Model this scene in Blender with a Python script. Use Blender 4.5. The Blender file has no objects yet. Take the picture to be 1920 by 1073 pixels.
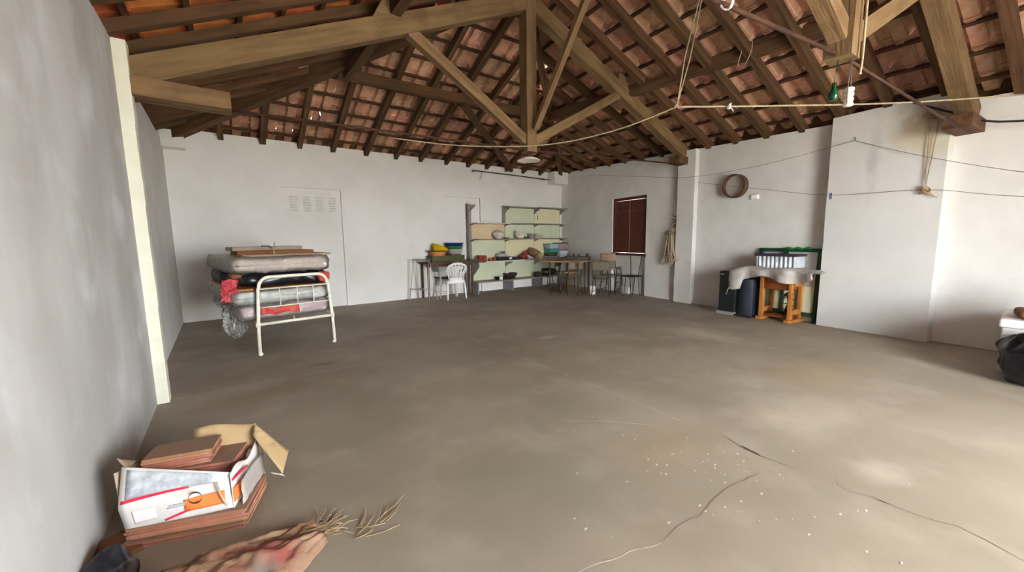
import bpy, bmesh, math, random
from mathutils import Vector, Matrix, noise
random.seed(7)
C = bpy.context.scene.collection
scn = bpy.context.scene
V = Vector
PI = math.pi

# ------------------------------------------------------------------ camera
CAMR = Matrix(((0.8056, 0.0826, -0.5867), (-0.5923, 0.0902, -0.8006), (-0.0132, 0.9925, 0.1216)))
cd = bpy.data.cameras.new('camera'); cam = bpy.data.objects.new('camera', cd); C.objects.link(cam)
cd.sensor_width = 36.0; cd.lens = 36.0 * 726 / 1920; cd.clip_start = .02; cd.clip_end = 200
q = CAMR.to_quaternion(); q.normalize()
cam.rotation_mode = 'QUATERNION'; cam.rotation_quaternion = q; cam.location = (0, 0, 1.35)
scn.camera = cam

# ------------------------------------------------------------------ world, daylight through the doorway, exposure
w = bpy.data.worlds.new('overcast_sky'); scn.world = w; w.use_nodes = True
bg = w.node_tree.nodes['Background']
bg.inputs[0].default_value = (0.93, 0.97, 1.0, 1); bg.inputs[1].default_value = 9.0
def portal(loc, rot, sx, sy):
    ld = bpy.data.lights.new('daylight_portal', 'AREA'); ld.shape = 'RECTANGLE'; ld.size = sx; ld.size_y = sy
    ld.cycles.is_portal = True
    o = bpy.data.objects.new('daylight_portal', ld); C.objects.link(o); o.location = loc; o.rotation_euler = rot
DOOR_X0, DOOR_X1, DOOR_Z = 1.3, 4.1, 2.55
portal(((DOOR_X0 + DOOR_X1) / 2, -3.05, DOOR_Z / 2), (PI / 2, 0, PI), DOOR_X1 - DOOR_X0, DOOR_Z)
scn.view_settings.view_transform = 'Standard'; scn.view_settings.look = 'None'
scn.view_settings.gamma = 1; scn.view_settings.use_curve_mapping = False
scn.view_settings.exposure = 2.35
scn.cycles.max_bounces = 12; scn.cycles.diffuse_bounces = 8; scn.cycles.transparent_max_bounces = 12
scn.cycles.caustics_reflective = False; scn.cycles.caustics_refractive = False

# ------------------------------------------------------------------ materials
def lin(c):
    return tuple(((v / 255) / 12.92 if v / 255 <= .04045 else ((v / 255 + .055) / 1.055) ** 2.4) for v in c)
def mat(name, c1, c2=None, scale=5.0, rough=.85, metal=0.0, bump=0.0, bscale=30.0, stretch=(1, 1, 1), rand=0.0,
        spec=.3, alpha=1.0, lo=.35, hi=.65, detail=5.0, blotch=None, trans=0.0):
    m = bpy.data.materials.new(name); m.use_nodes = True
    nt = m.node_tree; N = nt.nodes; L = nt.links
    b = N['Principled BSDF']
    b.inputs['Roughness'].default_value = rough; b.inputs['Metallic'].default_value = metal
    b.inputs['Specular IOR Level'].default_value = spec; b.inputs['Alpha'].default_value = alpha
    b.inputs['Transmission Weight'].default_value = trans
    c1 = lin(c1) + (1,); c2 = (lin(c2) + (1,)) if c2 else c1
    tc = N.new('ShaderNodeTexCoord'); mp = N.new('ShaderNodeMapping'); mp.inputs['Scale'].default_value = stretch
    L.new(tc.outputs['Object'], mp.inputs['Vector'])
    nz = N.new('ShaderNodeTexNoise'); nz.inputs['Scale'].default_value = scale; nz.inputs['Detail'].default_value = detail
    L.new(mp.outputs[0], nz.inputs['Vector'])
    cr = N.new('ShaderNodeValToRGB'); cr.color_ramp.elements[0].position = lo; cr.color_ramp.elements[1].position = hi
    cr.color_ramp.elements[0].color = c1; cr.color_ramp.elements[1].color = c2
    L.new(nz.outputs['Fac'], cr.inputs[0]); out = cr.outputs[0]
    if blotch:
        col, sc, p0, p1, fac = blotch
        n2 = N.new('ShaderNodeTexNoise'); n2.inputs['Scale'].default_value = sc; n2.inputs['Detail'].default_value = 6
        L.new(tc.outputs['Object'], n2.inputs['Vector'])
        mr = N.new('ShaderNodeMapRange'); mr.inputs[1].default_value = p0; mr.inputs[2].default_value = p1; mr.inputs[4].default_value = fac
        L.new(n2.outputs['Fac'], mr.inputs[0])
        mx = N.new('ShaderNodeMixRGB'); mx.inputs[2].default_value = lin(col) + (1,)
        L.new(mr.outputs[0], mx.inputs[0]); L.new(out, mx.inputs[1]); out = mx.outputs[0]
    if rand:
        oi = N.new('ShaderNodeObjectInfo'); ge = N.new('ShaderNodeNewGeometry')
        ad = N.new('ShaderNodeMath'); ad.operation = 'ADD'; L.new(oi.outputs['Random'], ad.inputs[0]); L.new(ge.outputs['Random Per Island'], ad.inputs[1])
        fr = N.new('ShaderNodeMath'); fr.operation = 'FRACT'; L.new(ad.outputs[0], fr.inputs[0])
        m1 = N.new('ShaderNodeMapRange'); m1.inputs[3].default_value = 1 - rand; m1.inputs[4].default_value = 1 + rand * .7
        L.new(fr.outputs[0], m1.inputs[0])
        m2 = N.new('ShaderNodeMath'); m2.operation = 'MULTIPLY'; m2.inputs[1].default_value = 7.31; L.new(fr.outputs[0], m2.inputs[0])
        m3 = N.new('ShaderNodeMath'); m3.operation = 'FRACT'; L.new(m2.outputs[0], m3.inputs[0])
        m4 = N.new('ShaderNodeMapRange'); m4.inputs[3].default_value = .5 - rand * .06; m4.inputs[4].default_value = .5 + rand * .06; L.new(m3.outputs[0], m4.inputs[0])
        hs = N.new('ShaderNodeHueSaturation'); L.new(m4.outputs[0], hs.inputs['Hue']); L.new(m1.outputs[0], hs.inputs['Value']); L.new(out, hs.inputs['Color']); out = hs.outputs[0]
    L.new(out, b.inputs['Base Color'])
    if bump:
        n3 = N.new('ShaderNodeTexNoise'); n3.inputs['Scale'].default_value = bscale; n3.inputs['Detail'].default_value = 6
        L.new(mp.outputs[0], n3.inputs['Vector'])
        bp = N.new('ShaderNodeBump'); bp.inputs['Strength'].default_value = bump; bp.inputs['Distance'].default_value = .02
        L.new(n3.outputs['Fac'], bp.inputs['Height']); L.new(bp.outputs[0], b.inputs['Normal'])
    return m
def blob_stain(m, centre, radius, col, fac, nscale=4.0):
    """a stain with its own shape, laid over a plaster material around one spot of the object"""
    nt = m.node_tree; N = nt.nodes; L = nt.links; b = N['Principled BSDF']
    src = b.inputs['Base Color'].links[0].from_socket
    tc = N.new('ShaderNodeTexCoord'); mp = N.new('ShaderNodeMapping')
    mp.inputs['Scale'].default_value = tuple(1 / r for r in radius)
    mp.inputs['Location'].default_value = tuple(-c / r for c, r in zip(centre, radius))
    L.new(tc.outputs['Object'], mp.inputs[0])
    ln = N.new('ShaderNodeVectorMath'); ln.operation = 'LENGTH'; L.new(mp.outputs[0], ln.inputs[0])
    nz = N.new('ShaderNodeTexNoise'); nz.inputs['Scale'].default_value = nscale; nz.inputs['Detail'].default_value = 5; L.new(tc.outputs['Object'], nz.inputs[0])
    ad = N.new('ShaderNodeMath'); ad.operation = 'MULTIPLY_ADD'; ad.inputs[1].default_value = 1.6; L.new(nz.outputs['Fac'], ad.inputs[0]); L.new(ln.outputs['Value'], ad.inputs[2])
    mr = N.new('ShaderNodeMapRange'); mr.inputs[1].default_value = 1.8; mr.inputs[2].default_value = .9; mr.inputs[3].default_value = 0; mr.inputs[4].default_value = fac
    L.new(ad.outputs[0], mr.inputs[0])
    mx = N.new('ShaderNodeMixRGB'); mx.inputs[2].default_value = lin(col) + (1,)
    L.new(mr.outputs[0], mx.inputs[0]); L.new(src, mx.inputs[1]); L.new(mx.outputs[0], b.inputs['Base Color'])

M_PLASTER = mat('white_plaster', (216, 214, 210), (225, 224, 220), 3, bump=.12, bscale=14, blotch=((205, 203, 197), 1.3, .5, .75, .5))
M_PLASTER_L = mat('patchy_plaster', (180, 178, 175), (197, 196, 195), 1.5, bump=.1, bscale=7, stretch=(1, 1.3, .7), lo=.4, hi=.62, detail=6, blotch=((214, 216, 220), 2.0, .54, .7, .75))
M_PIER_L = mat('cream_plaster', (228, 226, 210), (220, 218, 200), 6, bump=.15, bscale=25)
M_BACK = mat('back_plaster', (228, 226, 221), (236, 234, 231), 1.2, bump=.06, bscale=12, blotch=((210, 208, 198), .8, .5, .72, .5))
M_PIER = mat('chimney_plaster', (210, 209, 206), (218, 217, 214), 2, bump=.1, bscale=14)
blob_stain(M_PIER, (6.9, .98, 2.62), (.3, .42, .42), (196, 176, 128), .75)
blob_stain(M_PIER, (6.9, .95, 2.75), (.3, .22, .16), (132, 100, 62), .8, 7)
blob_stain(M_PIER, (6.97, 1.42, 2.35), (.3, .09, .6), (186, 184, 180), .7, 5)
M_FLOOR = mat('concrete_floor', (143, 132, 115), (167, 156, 139), .9, rough=.62, spec=.35, bump=.10, bscale=9, lo=.3, hi=.7, detail=9,
              blotch=((184, 172, 156), 2.2, .52, .74, .5))
FLOOR_STAINS = [((3.5, 3.9, 0), (.22, .10, .5), (206, 198, 182), .55), ((5.2, 2.6, 0), (.4, .5, .5), (206, 197, 180), .5), ((.75, 4.6, 0), (.2, .1, .5), (112, 92, 74), .6),
                ((2.2, 1.35, 0), (.5, .3, .5), (166, 140, 108), .4), ((1.35, 1.5, 0), (.6, .5, .5), (136, 134, 116), .5), ((3.4, 1.0, 0), (.6, .4, .5), (206, 196, 176), .4),
                ((2.0, 2.2, 0), (.5, .7, .5), (132, 126, 108), .4), ((4.6, 1.2, 0), (.9, .5, .5), (184, 158, 124), .45), ((.2, 4.0, 0), (1.0, .25, .5), (140, 112, 86), .4),
                ((3.9, 5.6, 0), (.9, .5, .5), (150, 140, 124), .4), ((2.9, .45, 0), (.22, .16, .5), (198, 190, 172), .6)]
for c_, r_, k_, f_ in FLOOR_STAINS: blob_stain(M_FLOOR, c_, r_, k_, f_, 3.0)
M_CRACK = mat('crack_dirt', (70, 55, 44), (98, 80, 66), 9)
M_CRACKL = mat('pale_crack_dirt', (120, 102, 82), (142, 126, 106), 9)
M_PALE = mat('pale_scuff', (205, 196, 182), (214, 206, 194), 9)
M_BEAM = mat('truss_timber', (138, 112, 78), (108, 84, 56), 1.6, stretch=(1, 9, 9), bump=.4, bscale=6, lo=.3, hi=.7, blotch=((88, 64, 42), 3, .55, .75, .6), rand=.10)
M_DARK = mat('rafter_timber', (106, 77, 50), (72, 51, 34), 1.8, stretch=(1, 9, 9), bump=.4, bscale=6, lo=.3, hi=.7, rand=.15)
M_BATTEN = mat('batten_timber', (88, 60, 42), (64, 42, 30), 3, stretch=(1, 9, 9))
M_TILE = mat('terracotta_tile', (190, 144, 114), (208, 168, 140), 7, rough=.9, bump=.25, bscale=40, rand=.26, blotch=((134, 78, 50), 5, .52, .72, .55))
M_TILE_GLOW = mat('glow_tinted_tile', (194, 108, 64), (178, 90, 52), 7, rough=.9, bump=.25, bscale=40, rand=.25, blotch=((226, 140, 84), 5, .52, .72, .55))  # left slope: orange glow of leaking daylight put into the tile colour
M_IRON = mat('rusty_iron', (84, 54, 40), (60, 40, 32), 12, rough=.7, metal=.3)
M_ROPE = mat('sisal_rope', (180, 166, 138), (154, 139, 113), 40)
M_WIRE = mat('grey_wire', (120, 112, 100), None, rough=.5)
M_BLACK = mat('black_rubber', (32, 31, 32), (42, 41, 42), 6, rough=.55)
M_WHITEMETAL = mat('white_enamel', (240, 236, 222), (228, 222, 204), 16, rough=.35, spec=.5, blotch=((196, 178, 150), 30, .62, .75, .6))
M_PINK = mat('pink_mattress', (205, 170, 174), (222, 190, 192), 9, rough=.5)
M_CREAMM = mat('floral_mattress', (214, 222, 210), (240, 240, 232), 14, rough=.45, blotch=((150, 190, 190), 9, .55, .7, .5))
M_BEIGEM = mat('beige_mattress', (214, 190, 170), (230, 210, 192), 7, rough=.5)
M_RED = mat('red_cloth', (188, 50, 46), (214, 104, 90), 12)
M_FLOWER = mat('pink_flower_cloth', (208, 96, 108), (184, 52, 60), 16)
M_BAG = mat('black_plastic', (18, 19, 26), (30, 32, 42), 7, rough=.32, spec=.5)
def film(name, body, rough, bump, bscale, col):
    m = bpy.data.materials.new(name); m.use_nodes = True; nt = m.node_tree; N = nt.nodes; L = nt.links
    for n in list(N): N.remove(n)
    out = N.new('ShaderNodeOutputMaterial'); tr = N.new('ShaderNodeBsdfTransparent'); df = N.new('ShaderNodeBsdfDiffuse'); gl = N.new('ShaderNodeBsdfGlossy')
    df.inputs[0].default_value = lin(col) + (1,); gl.inputs['Roughness'].default_value = rough; gl.inputs[0].default_value = (1, 1, 1, 1)
    m1 = N.new('ShaderNodeMixShader'); m1.inputs[0].default_value = body; L.new(tr.outputs[0], m1.inputs[1]); L.new(df.outputs[0], m1.inputs[2])
    fr = N.new('ShaderNodeFresnel'); fr.inputs[0].default_value = 1.7
    m2 = N.new('ShaderNodeMixShader'); L.new(fr.outputs[0], m2.inputs[0]); L.new(m1.outputs[0], m2.inputs[1]); L.new(gl.outputs[0], m2.inputs[2]); L.new(m2.outputs[0], out.inputs[0])
    tc = N.new('ShaderNodeTexCoord'); nz = N.new('ShaderNodeTexNoise'); nz.inputs['Scale'].default_value = bscale; nz.inputs['Detail'].default_value = 3; nz.inputs['Distortion'].default_value = 1.5
    bp = N.new('ShaderNodeBump'); bp.inputs['Strength'].default_value = bump; bp.inputs['Distance'].default_value = .03
    L.new(tc.outputs['Object'], nz.inputs[0]); L.new(nz.outputs['Fac'], bp.inputs['Height'])
    for n in (gl, fr, df): L.new(bp.outputs[0], n.inputs['Normal'])
    return m
M_FILM = film('clear_film', .17, .10, 1.0, 16, (236, 234, 230))
M_FILM2 = mat('dusty_film', (186, 178, 170), (206, 200, 194), 6, rough=.28, spec=.6, alpha=.62, bump=.5, bscale=18)
M_CARD = mat('cardboard', (166, 140, 102), (180, 156, 120), 6, blotch=((124, 100, 76), 14, .58, .68, .7))
M_CARDD = mat('dark_cardboard', (112, 72, 42), (128, 86, 54), 8)
M_CARDG = mat('grey_board', (150, 132, 112), (164, 146, 126), 8)
M_ORANGEW = mat('orange_plywood', (186, 128, 74), (170, 112, 62), 4, stretch=(1, 6, 6))
M_GREY = mat('grey_paint', (140, 134, 128), (152, 146, 140), 8, rough=.6)
M_GREYD = mat('blue_grey_board', (128, 130, 134), (140, 142, 146), 8, rough=.6)
M_SHELF = mat('shelf_board', (156, 146, 132), (142, 132, 120), 6, rough=.6)
M_SHELFW = mat('cream_board', (222, 216, 196), None)
M_PG = mat('panel_green', (206, 212, 182), (212, 216, 190), 3); M_PC = mat('panel_cream', (224, 216, 176), (228, 220, 184), 3)
M_PP = mat('panel_peach', (214, 190, 152), (218, 196, 160), 3)
M_BROWN = mat('brown_table', (96, 72, 52), (78, 58, 44), 5, stretch=(1, 6, 6), rough=.6)
M_TAN = mat('tan_tabletop', (170, 138, 96), (150, 118, 80), 5, stretch=(1, 6, 6), rough=.55)
M_CHROME = mat('dull_chrome', (206, 198, 190), (184, 174, 166), 12, rough=.35, metal=.25, spec=.6)
M_PLASTIC = mat('white_plastic', (236, 236, 234), None, rough=.4, spec=.5)
M_CTUBE = mat('brown_tube', (86, 76, 62), (70, 62, 52), 12, rough=.4, metal=.5)
M_CSEAT = mat('taupe_ply', (132, 120, 104), (118, 106, 92), 6, rough=.5)
M_CSEATP = mat('pinkish_ply', (176, 152, 130), (166, 142, 120), 6, rough=.5)
M_BRASS = mat('brass', (190, 150, 70), None, rough=.25, metal=.9)
M_SHUT = mat('shutter_wood', (94, 48, 36), (78, 38, 28), 4, stretch=(6, 6, 1), rough=.5)
M_NAVY = mat('navy_panel', (34, 38, 48), (42, 46, 56), 5, rough=.4)
M_BLK2 = mat('charcoal_panel', (36, 40, 42), (30, 33, 36), 5, rough=.4)
M_SEW = mat('orange_wood', (190, 128, 62), (156, 98, 44), 4, stretch=(6, 6, 1), rough=.5)
M_SEWR = mat('red_brown_wood', (134, 70, 32), (112, 56, 26), 5, rough=.45)
M_GREEN = mat('green_paint', (30, 74, 44), (24, 58, 36), 10, rough=.45)
M_GREENB = mat('bright_green', (20, 140, 62), (34, 160, 80), 10, rough=.4)
M_PURPLE = mat('purple_lid', (62, 44, 74), None, rough=.5)
M_CORR = mat('clear_crate', (214, 220, 224), (190, 198, 204), 6, rough=.25, spec=.5)
M_OLIVE = mat('olive_crate', (84, 84, 52), (72, 72, 44), 8, rough=.6)
M_YEL = mat('yellow_plastic', (222, 190, 20), None, rough=.4); M_ORG = mat('orange_plastic', (240, 160, 88), None, rough=.4)
M_BLUE = mat('blue_plastic', (34, 48, 128), None, rough=.4); M_GRN = mat('green_plastic', (62, 140, 58), None, rough=.4)
M_GRYP = mat('grey_plastic', (196, 196, 192), None, rough=.4); M_REDP = mat('red_plastic', (146, 54, 42), (160, 66, 52), 8, rough=.4)
M_CHINA = mat('white_china', (232, 226, 216), (222, 212, 202), 14, rough=.25, spec=.5, blotch=((150, 96, 96), 22, .6, .68, .7))
M_CHINAP = mat('cream_china', (226, 218, 204), None, rough=.25, spec=.5)
M_DK = mat('dark_ware', (46, 40, 36), (58, 50, 42), 8, rough=.5)
M_TEAL = mat('teal_plastic', (80, 150, 136), None, rough=.4); M_AQUA = mat('aqua_plastic', (160, 190, 192), (150, 178, 180), 5, rough=.3)
M_LILAC = mat('lilac_plastic', (146, 128, 140), None, rough=.4); M_MAUVE = mat('mauve_case', (160, 140, 134), (150, 130, 126), 5, rough=.5)
M_BASKET = mat('woven_straw', (158, 126, 88), (112, 84, 60), 30, bump=.6, bscale=60)
M_STRAW = mat('straw', (178, 156, 122), (150, 128, 98), 20)
M_SACK = mat('striped_sack', (150, 118, 92), (112, 82, 58), 4, stretch=(1.6, 5, 1), bump=.3, bscale=70, lo=.42, hi=.58, blotch=((160, 128, 106), 6, .5, .6, .7))
for c_, r_, k_, f_ in (((.13, -.0, .05), (.10, .10, .3), (146, 72, 68), .85), ((.02, .07, .05), (.14, .035, .3), (146, 76, 72), .75), ((-.10, -.02, .05), (.12, .035, .3), (158, 74, 72), .85), ((.07, -.06, .05), (.07, .06, .3), (112, 104, 98), .85), ((-.22, .05, .05), (.16, .05, .3), (92, 62, 40), .8)): blob_stain(M_SACK, c_, r_, k_, f_, 14)
M_SLAB = mat('thin_clay_tile', (172, 116, 92), (148, 96, 74), 10, rand=.3, blotch=((196, 152, 130), 12, .55, .7, .5))
def dusty(m, col):
    nt = m.node_tree; N = nt.nodes; L = nt.links; b = N['Principled BSDF']; src = b.inputs['Base Color'].links[0].from_socket
    ge = N.new('ShaderNodeTexCoord'); sp = N.new('ShaderNodeSeparateXYZ'); L.new(ge.outputs['Normal'], sp.inputs[0])
    nz = N.new('ShaderNodeTexNoise'); nz.inputs['Scale'].default_value = 9; L.new(ge.outputs['Object'], nz.inputs[0])
    mu = N.new('ShaderNodeMath'); mu.operation = 'MULTIPLY'; L.new(sp.outputs[2], mu.inputs[0]); L.new(nz.outputs['Fac'], mu.inputs[1])
    mr = N.new('ShaderNodeMapRange'); mr.inputs[1].default_value = .25; mr.inputs[2].default_value = .5; mr.inputs[4].default_value = .85; L.new(mu.outputs[0], mr.inputs[0])
    mx = N.new('ShaderNodeMixRGB'); mx.inputs[2].default_value = lin(col) + (1,); L.new(mr.outputs[0], mx.inputs[0]); L.new(src, mx.inputs[1]); L.new(mx.outputs[0], b.inputs['Base Color'])
dusty(M_SLAB, (140, 118, 101))
M_CARTON = mat('white_carton', (208, 204, 200), (192, 188, 184), 6, rough=.5, blotch=((178, 168, 158), 9, .56, .74, .5))
M_INKO = mat('orange_print', (206, 110, 52), (218, 130, 72), 8, rough=.5); M_INKR = mat('red_print', (206, 40, 66), None, rough=.5)
M_INKG = mat('grey_print', (150, 156, 162), (186, 190, 194), 30, rough=.5)
M_SIEVE = mat('sieve_rim_wood', (102, 70, 48), (84, 56, 38), 6); M_MESH = mat('sieve_mesh', (186, 176, 166), (166, 156, 147), 60)
M_SMUDGE = mat('poster_smudge', (190, 190, 186), (226, 225, 222), 20, lo=.3, hi=.72, stretch=(1.4, 1, 2.2))
M_GLASSG = mat('green_bottle_glass', (24, 70, 44), None, rough=.1, spec=.6)
M_PIN = mat('blue_peg', (36, 44, 110), None, rough=.4)
M_GROUND = mat('yard_ground', (222, 214, 202), (206, 198, 186), 3)

# ------------------------------------------------------------------ builders
ROOT = {}
class G:
    """collects simple solids in world coordinates; build() links them as one mesh object"""
    def __init__(s): s.v = []; s.f = []
    def add(s, vs, fs):
        n = len(s.v); s.v += [V(a) for a in vs]; s.f += [tuple(i + n for i in f) for f in fs]; return s
    def box(s, c, d, rz=0.0, R=None):
        m = R if R is not None else Matrix.Rotation(rz, 3, 'Z')
        x, y, z = (k / 2 for k in d)
        vs = [V(c) + m @ V((i * x, j * y, k * z)) for k in (-1, 1) for j in (-1, 1) for i in (-1, 1)]
        return s.add(vs, [(0, 2, 3, 1), (4, 5, 7, 6), (0, 1, 5, 4), (2, 6, 7, 3), (0, 4, 6, 2), (1, 3, 7, 5)])
    def span(s, a, b):
        a = V(a); b = V(b); return s.box((a + b) / 2, (abs(b.x - a.x), abs(b.y - a.y), abs(b.z - a.z)))
    def beam(s, p0, p1, w, h, up=V((0, 0, 1))):
        p0 = V(p0); p1 = V(p1); x = (p1 - p0).normalized(); y = V(up).cross(x).normalized(); z = x.cross(y)
        return s.box((p0 + p1) / 2, ((p1 - p0).length, w, h), R=Matrix((x, y, z)).transposed())
    def tube(s, pts, r, n=8, closed=False, cap=True):
        pts = [V(p) for p in pts]; k = len(pts); rs = r if isinstance(r, (list, tuple)) else [r] * k
        t0 = (pts[1] - pts[0]).normalized(); a = t0.orthogonal().normalized(); rings = []
        base = len(s.v)
        for i, p in enumerate(pts):
            if closed: t = (pts[(i + 1) % k] - pts[i - 1]).normalized()
            else: t = (pts[min(i + 1, k - 1)] - pts[max(i - 1, 0)]).normalized()
            a = (a - t * a.dot(t)); a = a.normalized() if a.length > 1e-6 else t.orthogonal().normalized()
            b = t.cross(a)
            for j in range(n):
                an = 2 * PI * j / n; s.v.append(p + (a * math.cos(an) + b * math.sin(an)) * rs[i])
        for i in range(k if closed else k - 1):
            for j in range(n):
                i2 = (i + 1) % k; j2 = (j + 1) % n
                s.f.append((base + i * n + j, base + i * n + j2, base + i2 * n + j2, base + i2 * n + j))
        if cap and not closed:
            s.f.append(tuple(base + j for j in range(n))[::-1]); s.f.append(tuple(base + (k - 1) * n + j for j in range(n)))
        return s
    def lathe(s, prof, c, n=20, R=None, sx=1.0, sy=1.0):
        R = R if R is not None else Matrix.Identity(3); base = len(s.v); c = V(c)
        for r, z in prof:
            for j in range(n):
                a = 2 * PI * j / n; s.v.append(c + R @ V((r * sx * math.cos(a), r * sy * math.sin(a), z)))
        for i in range(len(prof) - 1):
            for j in range(n):
                j2 = (j + 1) % n; s.f.append((base + i * n + j, base + i * n + j2, base + (i + 1) * n + j2, base + (i + 1) * n + j))
        if prof[0][0] > 1e-4: s.f.append(tuple(base + j for j in range(n))[::-1])
        if prof[-1][0] > 1e-4: s.f.append(tuple(base + (len(prof) - 1) * n + j for j in range(n)))
        return s
    def grid(s, fn, nu, nv, thick=0.0):
        base = len(s.v)
        for i in range(nu + 1):
            for j in range(nv + 1): s.v.append(V(fn(i / nu, j / nv)))
        for i in range(nu):
            for j in range(nv):
                a = base + i * (nv + 1) + j; s.f.append((a, a + nv + 1, a + nv + 2, a + 1))
        s.thick = thick; return s
    def prism(s, poly, off):
        """closed polygon (3D points) extruded by vector off"""
        n = len(poly); off = V(off); vs = [V(p) for p in poly] + [V(p) + off for p in poly]
        return s.add(vs, [tuple(range(n))[::-1], tuple(range(n, 2 * n))] + [(i, (i + 1) % n, n + (i + 1) % n, n + i) for i in range(n)])
    def soft(s, c, d, rz=0.0, r=.05, cuts=(8, 8, 4), amp=.01, fq=6.0, R=None, seed=0.0, sag=0.0):
        """a padded, lumpy block (mattress, bag, bundle)"""
        m = R if R is not None else Matrix.Rotation(rz, 3, 'Z'); c = V(c); h = V(d) / 2; nx, ny, nz = cuts
        idx = {}
        def vert(i, j, k):
            key = (i, j, k)
            if key not in idx:
                p = V((-h.x + 2 * h.x * i / nx, -h.y + 2 * h.y * j / ny, -h.z + 2 * h.z * k / nz))
                inn = V((max(-h.x + r, min(h.x - r, p.x)), max(-h.y + r, min(h.y - r, p.y)), max(-h.z + r, min(h.z - r, p.z))))
                dd = p - inn
                if dd.length > 1e-6: p = inn + dd.normalized() * min(r, dd.length)
                nn = noise.noise_vector(p * fq + V((seed, seed * 1.7, 0))) * amp
                p = p + nn; p.z -= sag * (p.y / h.y) ** 2 if sag else 0
                idx[key] = len(s.v); s.v.append(c + m @ p)
            return idx[key]
        for i in range(nx):
            for j in range(ny):
                s.f.append((vert(i, j, 0), vert(i, j + 1, 0), vert(i + 1, j + 1, 0), vert(i + 1, j, 0)))
                s.f.append((vert(i, j, nz), vert(i + 1, j, nz), vert(i + 1, j + 1, nz), vert(i, j + 1, nz)))
        for i in range(nx):
            for k in range(nz):
                s.f.append((vert(i, 0, k), vert(i + 1, 0, k), vert(i + 1, 0, k + 1), vert(i, 0, k + 1)))
                s.f.append((vert(i, ny, k), vert(i, ny, k + 1), vert(i + 1, ny, k + 1), vert(i + 1, ny, k)))
        for j in range(ny):
            for k in range(nz):
                s.f.append((vert(0, j, k), vert(0, j, k + 1), vert(0, j + 1, k + 1), vert(0, j + 1, k)))
                s.f.append((vert(nx, j, k), vert(nx, j + 1, k), vert(nx, j + 1, k + 1), vert(nx, j, k + 1)))
        return s
    def build(s, name, m, parent=None, smooth=False, bevel=0.0, origin=None, recalc=True):
        inv = Matrix.Identity(4)
        if parent is not None:
            r = parent
            while r not in ROOT and r.parent: r = r.parent
            inv = ROOT[r].inverted()
        elif origin is not None: inv = Matrix.Translation(-V(origin))
        me = bpy.data.meshes.new(name); me.from_pydata([inv @ p for p in s.v], [], s.f)
        if recalc:
            bm = bmesh.new(); bm.from_mesh(me); bmesh.ops.recalc_face_normals(bm, faces=bm.faces); bm.to_mesh(me); bm.free()
        me.materials.append(m)
        if smooth:
            for p in me.polygons: p.use_smooth = True
        o = bpy.data.objects.new(name, me); C.objects.link(o)
        if parent is not None: o.parent = parent
        elif origin is not None: o.location = origin
        if getattr(s, 'thick', 0):
            md = o.modifiers.new('thickness', 'SOLIDIFY'); md.thickness = s.thick; md.offset = 0
        if bevel:
            md = o.modifiers.new('edges', 'BEVEL'); md.width = bevel; md.segments = 2; md.limit_method = 'ANGLE'
        return o
def tag(o, label=None, cat=None, group=None, kind=None):
    if label: o['label'] = label
    if cat: o['category'] = cat
    if group: o['group'] = group
    if kind: o['kind'] = kind
    return o
def thing(name, label, cat, loc=(0, 0, 0), rz=0.0, group=None):
    o = bpy.data.objects.new(name, None); C.objects.link(o); o.empty_display_size = .1
    o.location = loc; o.rotation_euler = (0, 0, rz); ROOT[o] = Matrix.Translation(loc) @ Matrix.Rotation(rz, 4, 'Z')
    return tag(o, label, cat, group)
def structure(name, label=None):
    o = bpy.data.objects.new(name, None); C.objects.link(o); ROOT[o] = Matrix.Identity(4); o['kind'] = 'structure'
    if label: o['label'] = label
    return o
def solo(name, g, m, label, cat, group=None, smooth=False, bevel=0.0):
    xs = [p.x for p in g.v]; ys = [p.y for p in g.v]; z = min(p.z for p in g.v)
    o = g.build(name, m, None, smooth, bevel, origin=((min(xs) + max(xs)) / 2, (min(ys) + max(ys)) / 2, z))
    return tag(o, label, cat, group)
def copy_tree(src, loc, rz=0.0, label=None):
    r = src.copy(); C.objects.link(r); r.location = loc; r.rotation_euler = (0, 0, rz)
    if label: r['label'] = label
    for ch in src.children:
        c = ch.copy(); C.objects.link(c); c.parent = r
        for g in ch.children:
            d = g.copy(); C.objects.link(d); d.parent = c
    return r
BEAMS = {}
def timber(name, p0, p1, wd, ht, m, parent, up=V((0, 0, 1)), wob=.006, seg=8):
    """one squared timber with its own origin and its grain along local X; slightly uneven edges"""
    p0 = V(p0); p1 = V(p1); L = (p1 - p0).length; x = (p1 - p0).normalized(); y = V(up).cross(x).normalized(); z = x.cross(y)
    vs = []; fs = []; sd = random.random() * 50
    for i in range(seg + 1):
        for j, k in ((-1, -1), (1, -1), (1, 1), (-1, 1)):
            n = noise.noise_vector(V((L * i / seg * 2.2 + sd, j * 3.1, k * 3.7))) * wob
            vs.append((-L / 2 + L * i / seg, j * wd / 2 + n.y, k * ht / 2 + n.z))
    for i in range(seg):
        for j in range(4):
            a = i * 4 + j; b = i * 4 + (j + 1) % 4; fs.append((a, a + 4, b + 4, b))
    fs += [(0, 1, 2, 3), tuple(seg * 4 + j for j in (3, 2, 1, 0))]
    me = bpy.data.meshes.new(name); me.from_pydata(vs, [], fs); me.materials.append(m)
    bm = bmesh.new(); bm.from_mesh(me); bmesh.ops.recalc_face_normals(bm, faces=bm.faces); bm.to_mesh(me); bm.free()
    o = bpy.data.objects.new(name, me); C.objects.link(o); o.parent = parent
    M = Matrix((x, y, z)).transposed().to_4x4(); M.translation = (p0 + p1) / 2
    r = parent
    while r not in ROOT and r.parent: r = r.parent
    o.matrix_basis = ROOT[r].inverted() @ M
    return o
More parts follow.
